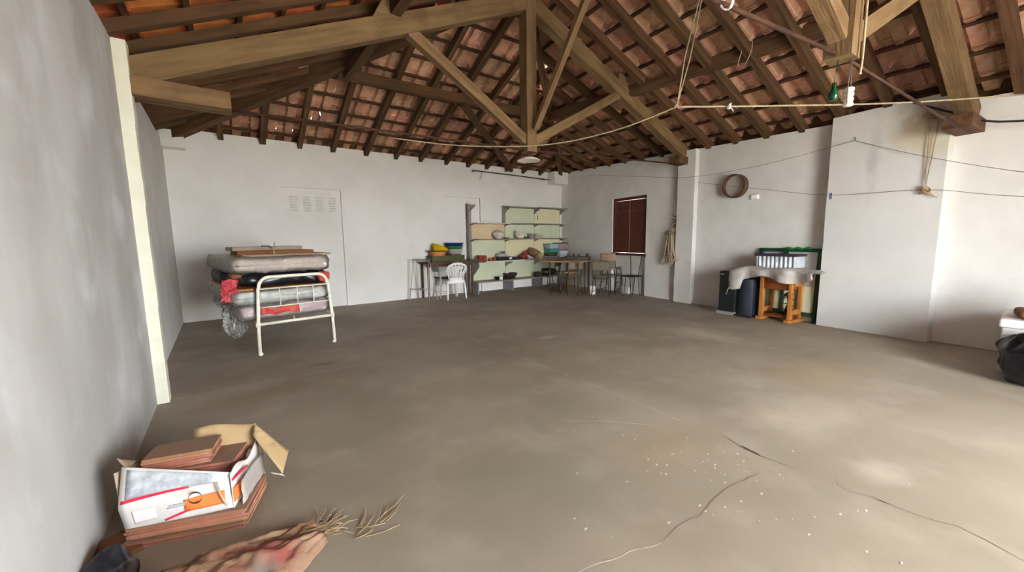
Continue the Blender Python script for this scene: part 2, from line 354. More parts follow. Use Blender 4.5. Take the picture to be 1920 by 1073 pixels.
def sag(p0, p1, d, n=12):
    p0 = V(p0); p1 = V(p1); return [p0.lerp(p1, i / n) - V((0, 0, d * 4 * (i / n) * (1 - i / n))) for i in range(n + 1)]
def arc(c, r, a0, a1, ax, ay, n=8):
    c = V(c); ax = V(ax); ay = V(ay)
    return [c + (ax * math.cos(a0 + (a1 - a0) * i / n) + ay * math.sin(a0 + (a1 - a0) * i / n)) * r for i in range(n + 1)]

# ------------------------------------------------------------------ the setting
def WR(y): return 7.07 + .132 * (y - .72)              # inner face of the right wall, slightly skewed to the room
WA = math.atan(.132)
UW = V((.132, 1, 0)).normalized(); NW = V((-1, .132, 0)).normalized()   # along the right wall, and out of it into the room
def wall_pt(y, z, off=0.0): return V((WR(y), y, z)) + NW * off
YN = -3.1                                                # inner face of the near wall, behind the camera
tag(G().span((-1.2, YN - .3, -.2), (8.8, 8.9, 0)).build('floor', M_FLOOR), kind='structure')
floor = bpy.data.objects['floor']; ROOT[floor] = Matrix.Identity(4)
tag(G().span((-40, -60, -.35), (50, YN - .31, -.06)).build('ground', M_GROUND), kind='structure')
def ribbon(pts, wds, m, name):
    vs = []; fs = []
    for i, p in enumerate(pts):
        a = V(pts[max(i - 1, 0)]); b = V(pts[min(i + 1, len(pts) - 1)]); t = (b - a).normalized(); nn = V((-t.y, t.x, 0))
        vs += [V((p[0], p[1], .0016)) + nn * wds[i] / 2, V((p[0], p[1], .0016)) - nn * wds[i] / 2]
    for i in range(len(pts) - 1): fs.append((2 * i, 2 * i + 2, 2 * i + 3, 2 * i + 1))
    o = G().add(vs, fs).build(name, m, floor, recalc=False); return o
def jitter(pts, step=.05, amp=.006):
    out = []
    for a, b in zip(pts, pts[1:]):
        a = V((*a, 0)); b = V((*b, 0)); n = max(1, int((b - a).length / step))
        for i in range(n):
            p = a.lerp(b, i / n); out.append((p.x + random.uniform(-amp, amp), p.y + random.uniform(-amp, amp)))
    out.append(pts[-1]); return [V((*p, 0)) for p in out]
def crack(pts, wd, m=M_CRACK):
    p = jitter(pts); ribbon(p, [wd * random.uniform(.4, 1.3) if 0 < i < len(p) - 1 else .001 for i in range(len(p))], m, 'crack')
crack([(2.63, 1.2), (2.56, 1.02), (2.55, .9), (2.56, .73)], .004)
crack([(2.585, 1.04), (2.57, 1.0), (2.55, .94), (2.54, .9)], .022)
crack([(2.36, .84), (2.16, .87), (2.04, .89), (1.94, .88), (1.74, .87), (1.59, .89), (1.46, .88)], .005, M_CRACKL)
crack([(2.64, .57), (2.56, .54), (2.55, .48), (2.58, .4), (2.58, .35), (2.57, .27), (2.58, .21), (2.62, .11), (2.6, .03), (2.55, -.07), (2.56, -.3)], .0045, M_CRACKL)
crack([(2.575, .39), (2.58, .36), (2.575, .33)], .018)
crack([(2.6, 1.4), (2.62, 2.4), (2.6, 3.6), (2.63, 5.6), (2.6, 7.0)], .004, M_PALE)
crack([(-.5, 4.35), (.4, 4.33), (1.1, 4.3)], .007, M_PALE)
crack([(1.45, .88), (1.3, .93), (1.1, .98), (.95, 1.0)], .005, M_PALE)
crack([(2.4, 1.5), (2.2, 1.75), (1.9, 2.0)], .004, M_PALE)
for _ in range(70):
    x = random.gauss(2.1, .35); y = random.gauss(1.0, .35); r = random.uniform(.003, .011)
    ribbon([V((x, y, 0)), V((x + r, y + r * .4, 0)), V((x + 2 * r, y + r * .3, 0))], [r * .5, r, r * .5], M_PALE, 'paint_speck')

# walls
def wall(name, g, m): o = g.build(name, m); o['kind'] = 'structure'; ROOT[o] = Matrix.Identity(4); return o
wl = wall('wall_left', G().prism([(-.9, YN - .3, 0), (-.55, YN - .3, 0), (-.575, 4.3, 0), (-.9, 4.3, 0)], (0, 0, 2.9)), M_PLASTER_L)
wl2 = wall('wall_left.001', G().prism([(-.95, 4.3, 0), (-.64, 4.3, 0), (-.695, 8.9, 0), (-.95, 8.9, 0)], (0, 0, 2.98)), M_PLASTER)
g = G()
for i in range(14):        # the pier's arris is a little uneven
    z0 = 2.9 * i / 14; z1 = 2.9 * (i + 1) / 14
    a = random.uniform(-.004, .004)
    g.prism([(-.66, 4.295 + a, z0), (-.495 + .0 + a * .6, 4.295 + a, z0), (-.495 + a * .6, 4.42, z0), (-.66, 4.42, z0)], (0, 0, z1 - z0))
tag(g.build('trim_1', M_PIER_L), kind='structure')
# back wall with two walled-up doorways set back
BY = 8.52
g = G()
D1, D2, DZ = (.93, 1.965), (4.24, 5.28), 2.37
g.span((-.95, BY, 0), (D1[0], BY + .35, 3.205)).span((D1[1], BY, 0), (D2[0], BY + .35, 3.205)).span((D2[1], BY, 0), (8.8, BY + .35, 3.205))
g.span((D1[0], BY, DZ), (D1[1], BY + .35, 3.205)).span((D2[0], BY, DZ), (D2[1], BY + .35, 3.205))
wb = wall('wall_back', g, M_BACK)
for k, d in enumerate((D1, D2)):
    o = G().span((d[0] - .01, BY + .055, -.01), (d[1] + .01, BY + .3, DZ + .01)).build('recessed_infill', M_BACK, wb)
g = G()
for k in range(4):
    x0 = 1.04 + k * .23
    for r in range(6):
        g.span((x0 + random.uniform(0, .012), BY + .0535, 1.93 + r * .05), (x0 + .15 + random.uniform(-.02, .012), BY + .056, 1.93 + r * .05 + .036))
tag(g.build('faded_poster_smudges', M_SMUDGE, wb), 'four grey blocks of rubbed-off print', kind='stuff')
G().span((-.70, 8.25, 2.86), (-.40, BY + .1, 3.12)).build('corner_ledge', M_BACK, wb)
G().span((7.55, 8.22, 2.87), (8.2, BY + .1, 3.2)).build('corner_ledge', M_BACK, wb)
# right wall: cut for the shuttered window and the niche beneath it
WY0, WY1, WZ0, WZ1 = 5.33, 6.40, .95, 2.29
def wprism(y0, y1, z0, z1, o0, o1):      # a block of the right wall between two stations, depths o0..o1 (towards the room positive)
    a = wall_pt(y0, z0, o0); b = wall_pt(y1, z0, o0); c = wall_pt(y1, z0, o1); d = wall_pt(y0, z0, o1)
    return [a, b, c, d], (0, 0, z1 - z0)
g = G()
for y0, y1, z0, z1 in ((YN - .3, WY0, 0, 3.0), (WY1, 8.95, 0, 3.12), (WY0, WY1, WZ1, 3.08)):
    zt = lambda y: 2.945 + .045 * (y - 2.3)
    vs = [wall_pt(y, z, o) for z in (0, 1) for o in (-.35, 0) for y in (y0, y1)]
    for i_, p_ in enumerate(vs): p_.z = z0 if i_ < 4 else zt((y0, y1)[i_ % 2])
    g.add(vs, [(0, 2, 3, 1), (4, 5, 7, 6), (0, 1, 5, 4), (2, 6, 7, 3), (0, 4, 6, 2), (1, 3, 7, 5)])
g.prism(*wprism(WY0, WY1, 0, WZ0 - .04, -.35, -.09))
wr = wall('wall_right', g, M_PLASTER)
G().prism(*wprism(4.07, 4.46, 0, 3.02, -.01, .105)).build('pilaster', M_PLASTER, wr, bevel=.008)
G().prism(*wprism(.72, 1.885, 0, 2.98, -.01, .17)).build('chimney_breast', M_PIER, wr, bevel=.008)
G().soft(wall_pt(2.98, 2.0, .012), (.05, .14, .09), rz=-WA, r=.02, cuts=(4, 6, 6), amp=.02, fq=14).build('plaster_patch', M_PLASTIC, wr, smooth=True)
# near wall behind the camera with the open doorway
g = G().span((-.95, YN - .35, 0), (DOOR_X0, YN, 5.0)).span((DOOR_X1, YN - .35, 0), (7.2, YN, 5.0)).span((DOOR_X0, YN - .35, DOOR_Z), (DOOR_X1, YN, 5.0))
wall('wall_front', g, M_PLASTER)

# window in the right wall: frame, two plank shutters with a gap of daylight between
win = structure('window_1')
def wbox(y0, y1, z0, z1, o0, o1): return G().prism(*wprism(y0, y1, z0, z1, o0, o1))
for a in ((WY0, WY0 + .05, WZ0, WZ1), (WY1 - .05, WY1, WZ0, WZ1)): wbox(*a, -.16, -.03).build('window_frame', M_SHUT, win, bevel=.004)
wbox(WY0 + .05, WY1 - .05, WZ1 - .07, WZ1, -.16, -.03).build('window_frame', M_SHUT, win, bevel=.004)
wbox(WY0 - .02, WY1 + .0, WZ0 - .04, WZ0 + .02, -.16, .03).build('window_sill', M_SHUT, win, bevel=.004)
WM = (WY0 + WY1) / 2
for k, (a, b) in enumerate(((WY0 + .05, WM - .004), (WM + .004, WY1 - .05))):
    sh = wbox(a, b, WZ0 + .024, WZ1 - .073, -.075, -.055).build('shutter', M_SHUT, win, bevel=.003)
    for zz in (WZ0 + .03, WZ0 + .3, WZ1 - .42, WZ1 - .18): wbox(a, b, zz, zz + .085, -.06, -.04).build('shutter_rail', M_SHUT, sh, bevel=.004)
    for yy in (a, b - .07): wbox(yy, yy + .07, WZ0 + .024, WZ1 - .073, -.06, -.042).build('shutter_stile', M_SHUT, sh, bevel=.004)

# ------------------------------------------------------------------ the roof
XR = 3.57; ZR = 4.8
def proj(p):
    c = CAMR.transposed() @ (V(p) - V((0, 0, 1.35)))
    if c.z > -.05: return None
    return 960 + 726 * c.x / -c.z, 536.5 - 726 * c.y / -c.z, c.length
def hipL(x): return BY - (x + .57) * (BY - 4.45) / (XR + .57)       # plan line of the left hip: y at x
def hipR(x): return BY - (8.1 - x) * (BY - 4.45) / (8.1 - XR)
class SlopeL:
    u0, u1 = YN - .5, 8.6
    def E(s, u): return V((-.57, u, 2.85 + (.058 * (u - 4.2) if u > 4.2 else 0)))
    def R(s, u): return V((XR, u, ZR))
    def inside(s, p, m): return p.x < XR + m and p.y < hipL(p.x) + m and p.y < BY + .4
    sgn = -1
class SlopeR:
    u0, u1 = YN - .5, 8.7
    def E(s, u): return V((WR(u), u, 2.91 + .045 * (u - 2.3)))
    def R(s, u): return V((XR, u + .12 * (WR(u) - XR), ZR))
    def inside(s, p, m): return p.x > XR - m and p.y < hipR(p.x) + m
    sgn = 1
class SlopeB:
    u0, u1 = -.8, 8.5
    def E(s, u): return V((u, BY, 3.1))
    def R(s, u): return V((u, 4.45, 4.85))
    def inside(s, p, m): return p.y > hipL(p.x) - m and p.y > hipR(p.x) - m
    sgn = -1
def S(sl, u, t):
    e = sl.E(u); return e + (sl.R(u) - e).normalized() * t
def frame(sl, u, t):
    p = S(sl, u, t); y = (S(sl, u, t + .1) - p).normalized(); x = (S(sl, u + .1, t) - p) * (1 if sl.sgn > 0 else -1)
    x = (x - y * x.dot(y)).normalized(); z = x.cross(y)
    if z.z < 0: x = -x; z = -z
    return p, x, y, z
PITCH, GAUGE = .262, .405
def tile_mesh(kind, m):
    """an interlocking clay tile seen from below: flat pan, raised roll, nib at the head"""
    prof = [(0, .004), (.008, -.006), (.045, -.008), (.075, -.008), (.120, -.006), (.128, .006), (.133, .066), (.15, .08), (.236, .08), (.252, .055), (.262, .012), (.276, .006)]
    th = .013; LN = .455; g = G(); n = len(prof)
    ys = [0, .05, LN] if kind == 0 else [0, .05, .19, .215, LN]
    for y in ys:
        for x, z in prof: g.v.append(V((x, y, z + (.0 if y > 0 else -.003))))
    for y in ys:
        for x, z in prof: g.v.append(V((x, y, z + th)))
    top = len(ys) * n; hole = set()
    if kind == 1: hole = {(2, 2)}
    if kind == 2: hole = {(2, 4), (2, 5)}
    for i in range(len(ys) - 1):
        for j in range(n - 1):
            if (i, j) in hole: continue
            a = i * n + j; g.f.append((a, a + 1, a + n + 1, a + n)); g.f.append((top + a, top + a + n, top + a + n + 1, top + a + 1))
    for j in range(n - 1):
        g.f.append((j, top + j, top + j + 1, j + 1)); a = (len(ys) - 1) * n + j; g.f.append((a, a + 1, top + a + 1, top + a))
    g.box((.07, LN - .03, -.012), (.07, .02, .02))
    me = bpy.data.meshes.new('roof_tile'); me.from_pydata([tuple(p) for p in g.v], [], g.f); me.materials.append(m); return me, g
TILES = [tile_mesh(k, M_TILE) for k in range(3)]; TILES_GLOW = [tile_mesh(k, M_TILE_GLOW) for k in range(3)]
CHINKS = [(450, 223), (564, 216), (597, 214), (613, 241), (1490, 72), (1515, 76), (1548, 190), (1384, 122), (860, 62), (1205, 240)]
def roof(sl, label, rafters, holes):
    top = structure('ceiling', label)
    allp = []
    L0 = (sl.R(4.0) - sl.E(4.0)).length
    nrow = int(L0 / GAUGE) + 2
    for r in range(nrow):
        t = -.22 + r * GAUGE
        k = 0; u = sl.u0
        while u < sl.u1:
            uu = u + random.uniform(-.004, .004)
            p, x, y, z = frame(sl, uu, t + random.uniform(-.008, .008))
            mid = p + y * .2
            if sl.inside(mid, .14) and (mid - sl.E(uu)).length < L0 + .2:
                z2 = (z + y * .055 + x * random.uniform(-.02, .02)).normalized(); y2 = (y - z2 * y.dot(z2)).normalized(); x2 = y2.cross(z2)
                Mx = Matrix((x2, y2, z2)).transposed().to_4x4(); Mx.translation = p + z * (.172 + .028) - x2 * .13
                allp.append((Mx, proj(Mx @ V((.13, .2, 0)))))
            u += PITCH
    seen = sorted((i for i, a in enumerate(allp) if a[1] and -60 < a[1][0] < 1980 and -90 < a[1][1] < 400), key=lambda i: allp[i][1][2])[:298]
    ss = set(seen); kind = {}
    for h in holes:
        b = min(seen, key=lambda i: (allp[i][1][0] - h[0]) ** 2 + (allp[i][1][1] - h[1]) ** 2)
        kind[b] = random.choice((1, 2))
    vs = []; fs = []
    for i, (Mx, pr) in enumerate(allp):
        if i in ss:
            o = bpy.data.objects.new('roof_tile', (TILES_GLOW if isinstance(sl, SlopeL) else TILES)[kind.get(i, 0)][0]); C.objects.link(o); o.parent = top; o.matrix_basis = Mx
        else:
            b = len(vs); g = TILES[0][1]; vs += [Mx @ p for p in g.v]; fs += [tuple(q + b for q in f) for f in g.f]
    if vs:
        me = bpy.data.meshes.new('roof_tile_field'); me.from_pydata(vs, [], fs); me.materials.append(M_TILE_GLOW if isinstance(sl, SlopeL) else M_TILE)
        o = bpy.data.objects.new('roof_tile_field', me); C.objects.link(o); o.parent = top; o['kind'] = 'stuff'
    for u in rafters:
        e = sl.E(u); d = (sl.R(u) - e).normalized(); nrm = frame(sl, u, .5)[3]
        t1 = 0.0
        while t1 < L0 - .02 and sl.inside(e + d * (t1 + .05), .02): t1 += .05
        if t1 < .3: continue
        wv = random.uniform(-.012, .012)
        lf = isinstance(sl, SlopeL); hc = .082 if lf else .062
        timber('rafter', e - d * .34 + nrm * hc, e + d * t1 + nrm * hc + V((0, wv, 0)) * (1 if sl.sgn else 0), .085 + random.uniform(-.008, .01), .085 if lf else .125, M_DARK, top, up=nrm)
    for r in range(nrow):
        t = -.22 + r * GAUGE + .4
        if t > L0: break
        us = []; u = sl.u0
        pts = [sl.u0 + i * .1 for i in range(int((sl.u1 - sl.u0) / .1) + 1)]
        ok = [u for u in pts if sl.inside(S(sl, u, t), .03)]
        if len(ok) < 4: continue
        cuts = [ok[0], 4.2, ok[-1]] if isinstance(sl, SlopeL) and ok[-1] > 4.4 else [ok[0], ok[-1]]
        for a, b in zip(cuts, cuts[1:]):
            nrm = frame(sl, (a + b) / 2, t)[3]
            timber('batten', S(sl, a, t) + nrm * .143, S(sl, b, t) + nrm * .143, .045, .036, M_BATTEN, top, up=nrm, wob=.006, seg=24)
    return top
rl = roof(SlopeL(), 'left slope of the tiled roof above the grey wall', [YN + .3 + .48 * i for i in range(0)] + [-2.95 + .48 * i for i in range(24)], [c for c in CHINKS if c[0] in (860,)])
rb = roof(SlopeB(), 'hipped end of the tiled roof above the far wall', [.08, .69, 1.285, 1.87, 2.51, 3.14, 3.71, 4.35, 4.94, 5.48, 6.1, 6.65, 7.25, 7.7, -.35], [c for c in CHINKS if c[0] < 700])
rr = roof(SlopeR(), 'right slope of the tiled roof above the chimney breast', [3.88 - .515 * i for i in range(15)] + [3.88 + .53 * i for i in range(1, 9)], [c for c in CHINKS if c[0] > 1000])
# hips, purlins and wind braces belong to the slopes they carry
APX = V((XR, 4.45, ZR))
timber('hip_rafter', (-.60, 8.40, 3.06), APX + V((-.05, .05, -.08)), .14, .20, M_DARK, rl)
timber('hip_rafter', (8.0, 8.42, 3.10), APX + V((.05, .05, -.06)), .09, .15, M_DARK, rr)
timber('purlin', (1.68, YN, 3.83), (1.68, 6.42, 3.83), .11, .15, M_DARK, rl)
timber('purlin', (1.55, 6.45, 3.84), (5.75, 6.38, 3.86), .11, .15, M_DARK, rb)
timber('purlin', (5.60, 6.2, 3.82), (6.2, YN, 3.70), .12, .17, M_DARK, rr)
timber('wind_brace', (3.64, 6.38, 3.76), (6.2, 8.42, 3.14), .09, .11, M_DARK, rb)
timber('ridge_beam', (XR, YN, ZR + .0), (XR, 4.5, ZR + .0), .09, .16, M_DARK, rl)
timber('ridge_brace', (XR + .02, 4.3, 2.86), (XR + .02, 2.95, 4.65), .06, .08, M_BEAM, rl, up=V((1, 0, 0)))
for a, b in (((XR, YN - .4, ZR + .29), (XR, 4.5, ZR + .29)), ((-.9, 8.85, 3.23), (XR, 4.45, ZR + .29)), ((8.5, 8.88, 3.23), (XR, 4.45, ZR + .29))):
    timber('ridge_capping', a, b, .42, .05, M_TILE, rr)
# fill added on wall heads to block sky light, eave shade in its colour
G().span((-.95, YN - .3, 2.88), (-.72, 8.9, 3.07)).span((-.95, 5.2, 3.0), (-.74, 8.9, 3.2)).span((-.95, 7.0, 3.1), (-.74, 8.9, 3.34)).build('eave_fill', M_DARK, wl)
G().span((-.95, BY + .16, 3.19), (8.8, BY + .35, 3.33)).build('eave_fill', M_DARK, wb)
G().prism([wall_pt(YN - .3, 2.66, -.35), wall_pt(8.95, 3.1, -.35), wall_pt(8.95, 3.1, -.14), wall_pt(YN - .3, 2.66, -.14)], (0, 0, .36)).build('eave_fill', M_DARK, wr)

# king post trusses
def truss(label, K, A, B, zk, zap, zl, zr_, near):
    """K plan point of the king post; A and B plan points of the left and right feet"""
    t = thing('roof_truss', label, 'truss', (K[0], K[1], 0))
    k0 = V((K[0], K[1], zk)); ka = V((K[0], K[1], zap)); a = V((A[0], A[1], zl)); b = V((B[0], B[1], zr_))
    for p, q in ((a, ka), (b, ka)):
        timber('principal_rafter', p, q + V((0, 0, -.02)), .145, .205, M_BEAM, t, wob=.01)
    timber('king_post', k0, ka + V((0, 0, .2)), .16, .17, M_BEAM, t, up=V((1, 0, 0)))
    for p, f in ((a, .42), (b, .47)):
        m = p.lerp(ka, 1 - f) - V((0, 0, .10))
        timber('strut', k0 + V((.06 if p is b else -.06, 0, .15)), m, .10, .125, M_BEAM, t)
    for p in (a, b):
        d = (V((K[0], K[1], 0)) - V((p.x, p.y, 0))).normalized()
        q = V((p.x, p.y, p.z - .11))
        timber('bolster', q - d * .14, q + d * (.64 if p is a else .42), .22, .14, M_BEAM if p is a else M_DARK, t, wob=.012)
        G().tube([q + d * .3 + V((0, 0, -.06)), k0 + V((0, 0, .03))], .013, 8).build('tie_rod', M_IRON, t, smooth=True)
        mid = p.lerp(ka, .545)
        G().prism([mid + V((-.02 if p is a else .02, -.06, .10)), mid + d * -.28 + V((0, -.06, -.02)), mid + d * -.16 + V((0, -.06, .2)), mid + d * -.02 + V((0, -.06, .22))], (0, .12, 0)).build('purlin_cleat', M_BEAM, t)
    return t
truss('timber king post truss spanning from the cream pier to the pilaster', (XR, 4.43), (-.5, 4.42), (7.55, 4.36), 2.56, 4.55, 2.69, 2.93, False)
truss('timber king post truss landing on the chimney breast', (XR, .95), (-.5, 1.32), (6.93, .62), 2.56, 4.5, 2.6, 2.66, True)

# ------------------------------------------------------------------ bed and what is piled on it
bed = thing('metal_bed', 'white enamelled metal bed with barred footboard, piled with mattresses', 'bed', (.4, 6.4, 0))
A = V((.225, 5.405, 0)); e = V((.9925, .122, 0)); nb = V((-.122, .9925, 0)); LF = .855
def FP(s, z, d=0.0): return A + e * s + nb * d + V((0, 0, z))
ins = .045
pts = [FP(0, .02), FP(.008, .38), FP(ins - .01, .80)] + arc(FP(ins + .12, .815), .12, PI, PI / 2, e, V((0, 0, 1)), 7) + \
      arc(FP(LF - ins - .12, .815), .12, PI / 2, 0, e, V((0, 0, 1)), 7) + [FP(LF - ins + .01, .80), FP(LF - .008, .38), FP(LF, .02)]
G().tube(pts, .0195, 10).build('bent_frame', M_WHITEMETAL, bed, smooth=True)
G().tube([FP(.03, .795), FP(LF - .03, .795)], .008, 8).build('crossbar', M_WHITEMETAL, bed, smooth=True)
G().tube([FP(.016, .575), FP(LF - .016, .575)], .008, 8).build('crossbar', M_WHITEMETAL, bed, smooth=True)
G().tube([FP(.01, .375), FP(LF - .01, .375)], .018, 8).build('lower_rail', M_WHITEMETAL, bed, smooth=True)
for s in (.26, .45, .635): G().tube([FP(s, .575), FP(s, .795)], .006, 6).build('spindle', M_WHITEMETAL, bed, smooth=True)
for s in (.006, LF - .006):
    G().lathe([(.026, 0), (.028, .03), (.024, .06)], FP(s, .345), 12).build('collar', M_WHITEMETAL, bed, smooth=True)
    G().lathe([(.015, 0), (.026, .012), (.024, .03), (.016, .04)], FP(s, 0), 12).build('caster', M_WHITEMETAL, bed, smooth=True)
    G().tube([FP(s, .40, .0), FP(s, .40, 1.92)], .016, 8).build('side_rail', M_WHITEMETAL, bed, smooth=True)
pts = [FP(.0, .0, 1.93), FP(.03, .62, 1.93)] + arc(FP(.16, .66, 1.93), .12, PI, PI / 2, e, V((0, 0, 1)), 5) + arc(FP(LF - .16, .66, 1.93), .12, PI / 2, 0, e, V((0, 0, 1)), 5) + [FP(LF - .03, .62, 1.93), FP(LF, 0, 1.93)]
G().tube(pts, .0195, 8).build('headboard_frame', M_WHITEMETAL, bed, smooth=True)
MA = math.radians(8.5); em = V((math.cos(MA), math.sin(MA), 0)); nm = V((-math.sin(MA), math.cos(MA), 0))
MO = V((.57, 5.52, 0))
def MP(s, d, z): return MO + em * s + nm * d + V((0, 0, z))
def mattress(nm_, label, z0, z1, wd, dx, m, amp, seed, film):
    t = thing(nm_, label, 'mattress', MP(dx, .95, z0), MA)
    c = MP(dx, .96, (z0 + z1) / 2); h = z1 - z0
    G().soft(c, (wd, 1.88, h), MA, r=h * .42, cuts=(22, 30, 6), amp=amp, fq=7, seed=seed).build('padded_body', m, t, smooth=True)
    for zz in (z0 + h * .5,):
        ring = []
        for sx, sy in ((-1, -1), (1, -1), (1, 1), (-1, 1)):
            ring += [MP(dx + sx * (wd / 2 + .0) - (sx * .05 if a else 0), .96 + sy * .942 - (0 if a else sy * .05), zz) for a in ((1, 0) if sx * sy < 0 else (0, 1))]
        G().tube(ring, .007, 6, closed=True).build('piping', m, t, smooth=True)
    if film:
        G().soft(c, (wd + .035, 1.925, h + .018), MA, r=h * .4, cuts=(60, 60, 12), amp=.022, fq=17, seed=seed + 9).build('plastic_wrapping', M_FILM, t, smooth=True)
    return t
m1 = mattress('mattress', 'pink mattress in clear plastic, lowest on the white metal bed', .42, .60, 1.0, .0, M_PINK, .012, 1, True)
G().grid(lambda u, v: MP(-.30 + u * .42, -.012 - .012 * math.sin(u * 9 + v * 3), .475 + v * .085 + .012 * math.sin(u * 12)), 20, 6, .006).build('red_print_band', M_RED, m1, smooth=True)
m2 = mattress('mattress', 'pale green and cream mattress in shiny plastic, second from the bottom on the bed', .605, .775, 1.05, -.02, M_CREAMM, .012, 2, True)
solo('plywood_sheet', G().box(MP(0, .96, .789), (1.02, 1.86, .022), MA), M_ORANGEW, 'thin orange plywood sheet lying on the pale green mattress', 'board')
solo('bin_bag', G().soft(MP(-.12, .52, .89), (.66, .92, .17), MA + .05, r=.07, cuts=(16, 18, 6), amp=.035, fq=6, seed=3), M_BAG, 'black plastic bag of bedding squeezed under the top mattress, nearest the wall', 'bag', smooth=True)
solo('bin_bag', G().soft(MP(.36, .50, .885), (.34, .86, .155), MA - .04, r=.07, cuts=(10, 18, 6), amp=.03, fq=7, seed=5), M_BAG, 'smaller black plastic bag behind the footboard beside the red cloth', 'bag', smooth=True)
solo('bin_bag', G().soft(MP(-.05, 1.42, .89), (.95, .84, .17), MA, r=.07, cuts=(16, 18, 6), amp=.03, fq=6, seed=8), M_BAG, 'black plastic bag at the far end of the bed under the top mattress', 'bag', smooth=True)
m3 = mattress('mattress', 'beige mattress wrapped in creased plastic, topmost on the bed', .985, 1.165, 1.06, .0, M_BEIGEM, .014, 6, True)
def crumple(c, ax, ay, su, sv, drop, seed, nu=14, nv=14, amp=.05):
    c = V(c)
    def f(u, v):
        n = noise.noise_vector(V((u * 4 + seed, v * 4, seed * .3))) * amp
        return c + V(ax) * su * (u - .5) + V(ay) * sv * (v - .5) + n + V((0, 0, -drop * max(0, u - .35) ** 1.5))
    return f
g = G().grid(crumple(MP(-.58, -.035, .845), em, (0, 0, 1), .14, .17, 0, 4, amp=.05), 14, 14, .008).grid(crumple(MP(-.63, -.03, .775), em, (0, 0, 1), .07, .18, 0, 11, amp=.035), 12, 12, .008)
solo('flowered_cloth', g, M_FLOWER, 'pink and red flowered cloth hanging out at the left corner of the pile', 'cloth', smooth=True)
solo('red_cloth', G().soft(MP(.43, -.01, .89), (.15, .12, .13), MA, r=.05, cuts=(8, 8, 6), amp=.03, fq=12, seed=4), M_RED, 'bright red crumpled cloth wedged under the right corner of the top mattress', 'cloth', smooth=True)
solo('brown_bundle', G().soft(MP(-.52, -.0, .965), (.10, .1, .06), MA, r=.03, cuts=(8, 8, 5), amp=.02, fq=14, seed=14), M_CARDD, 'small brown knotted bundle poking out above the flowered cloth', 'bundle', smooth=True)
def sheet(f, nu, nv, th): return G().grid(f, nu, nv, th)
solo('plastic_sheet', sheet(lambda u, v: MP(-.66 + (.30 - .10 * v) * u + .10 * v + .02 * math.sin(v * 7), .50 + .04 * math.sin(u * 9) + .03 * math.sin(v * 5), .64 - .46 * v - .05 * math.sin(u * 5)) + noise.noise_vector(V((u * 5, v * 5, 2))) * .04, 18, 16, .002), M_FILM, 'loose clear plastic sheet hanging down beside the left of the bed', 'plastic sheet', smooth=True)
cbs = [('grey brown board lying lowest of the three on the top mattress', 1.02, .62, 1.184, .08, .42, .03, M_CARDG, 0), ('dark brown cardboard piece lying middle of the three on the mattress', .84, .5, 1.219, -.02, .42, -.03, M_CARDD, .05), ('light grey cardboard topmost of the three flat pieces on the mattress', .78, .4, 1.266, -.08, .55, .02, M_CARDG, .0)]
for lab, a, b, z, dx, dy, dr, m, tl in cbs:
    solo('cardboard_sheet', G().box(MP(dx, dy, z), (a, b, .022 if z < 1.2 else .046), MA + dr), m, lab, 'cardboard', group='flat boards on the top mattress')
pts = [MP(-.07, .165, 1.19), MP(-.07, .16, 1.25), MP(-.075, .34, 1.295), MP(-.07, .75, 1.295)]
g = G().tube(pts, .008, 6).tube([MP(-.07, .17, 1.275), MP(-.06, .16, 1.31), MP(-.055, .15, 1.345)], .006, 6).tube([MP(-.07, .16, 1.19), MP(-.09, .15, 1.16)], .006, 6)
solo('string_tie', g, M_ROPE, 'pale string tied around the flat boards on the mattress', 'string', smooth=True)

# ------------------------------------------------------------------ shelving unit against the far wall
su = thing('shelving_unit', 'grey four post shelving unit with cream and green back panels in the corner', 'shelves', (6.4, 8.3, 0))
PX = (4.9, 5.955, 6.955, 7.93)
for i, x in enumerate(PX):
    G().span((x - (.035 if i == 0 else .022), 8.40 if i == 0 else 8.425, 0), (x + (.035 if i == 0 else .022), 8.515, 2.21)).build('upright', M_GREY, su, bevel=.003)
SHZ = {2.175: (1, 2), 1.745: (0, 1, 2), 1.345: (0, 1, 2)}
def bracket(x, z, d, h, nm_='bracket'):
    G().prism([(x - .012, 8.44, z - .02), (x - .012, 8.44 - d, z - .02), (x - .012, 8.44 - d, z - .045), (x - .012, 8.44 - d * .45, z - h * .55), (x - .012, 8.44, z - h)], (.024, 0, 0)).build(nm_, M_GREY, su)
for z, bays in SHZ.items():
    for x in PX:
        bracket(x, z, .27 if z > 2 else .2, .19 if z > 2 else .10)
    for b in bays:
        m = M_SHELFW if (z == 1.745 and b == 0) else M_SHELF
        dz = .012 if (z == 2.175 and b == 2) else 0
        G().span((PX[b] + (.06 if b == 0 else -.05), 8.14, z - .02 + dz), (PX[b + 1] + (.06 if b == 2 else .02), 8.42, z + .004 + dz)).build('shelf', m, su, bevel=.003)
G().span((PX[0], 8.15, 2.155), (PX[0] + .03, 8.44, 2.178)).build('shelf_bearer', M_GREY, su)
G().span((PX[0] - .02, 8.02, .775), (PX[3] + .02, 8.41, .80)).build('shelf', M_SHELF, su, bevel=.003)
G().span((PX[0] + .2, 8.012, .772), (PX[1] + .35, 8.022, .80)).build('shelf_edge', M_SHELFW, su)
for x in PX:
    if x == PX[0]: G().prism([(x - .012, 8.44, .33), (x - .012, 8.44, .775), (x - .012, 8.02, .775), (x - .012, 8.02, .68)], (.024, 0, 0)).build('gusset_panel', M_SHELF, su)
    else: bracket(x, .78, .34, .18)
G().span((PX[0] - .02, 8.04, .275), (PX[3] + .02, 8.41, .30)).build('bench_top', M_SHELF, su, bevel=.003)
for x in PX: G().span((x - .02, 8.07, 0), (x + .02, 8.41, .275)).build('bench_end', M_GREYD, su, bevel=.003)
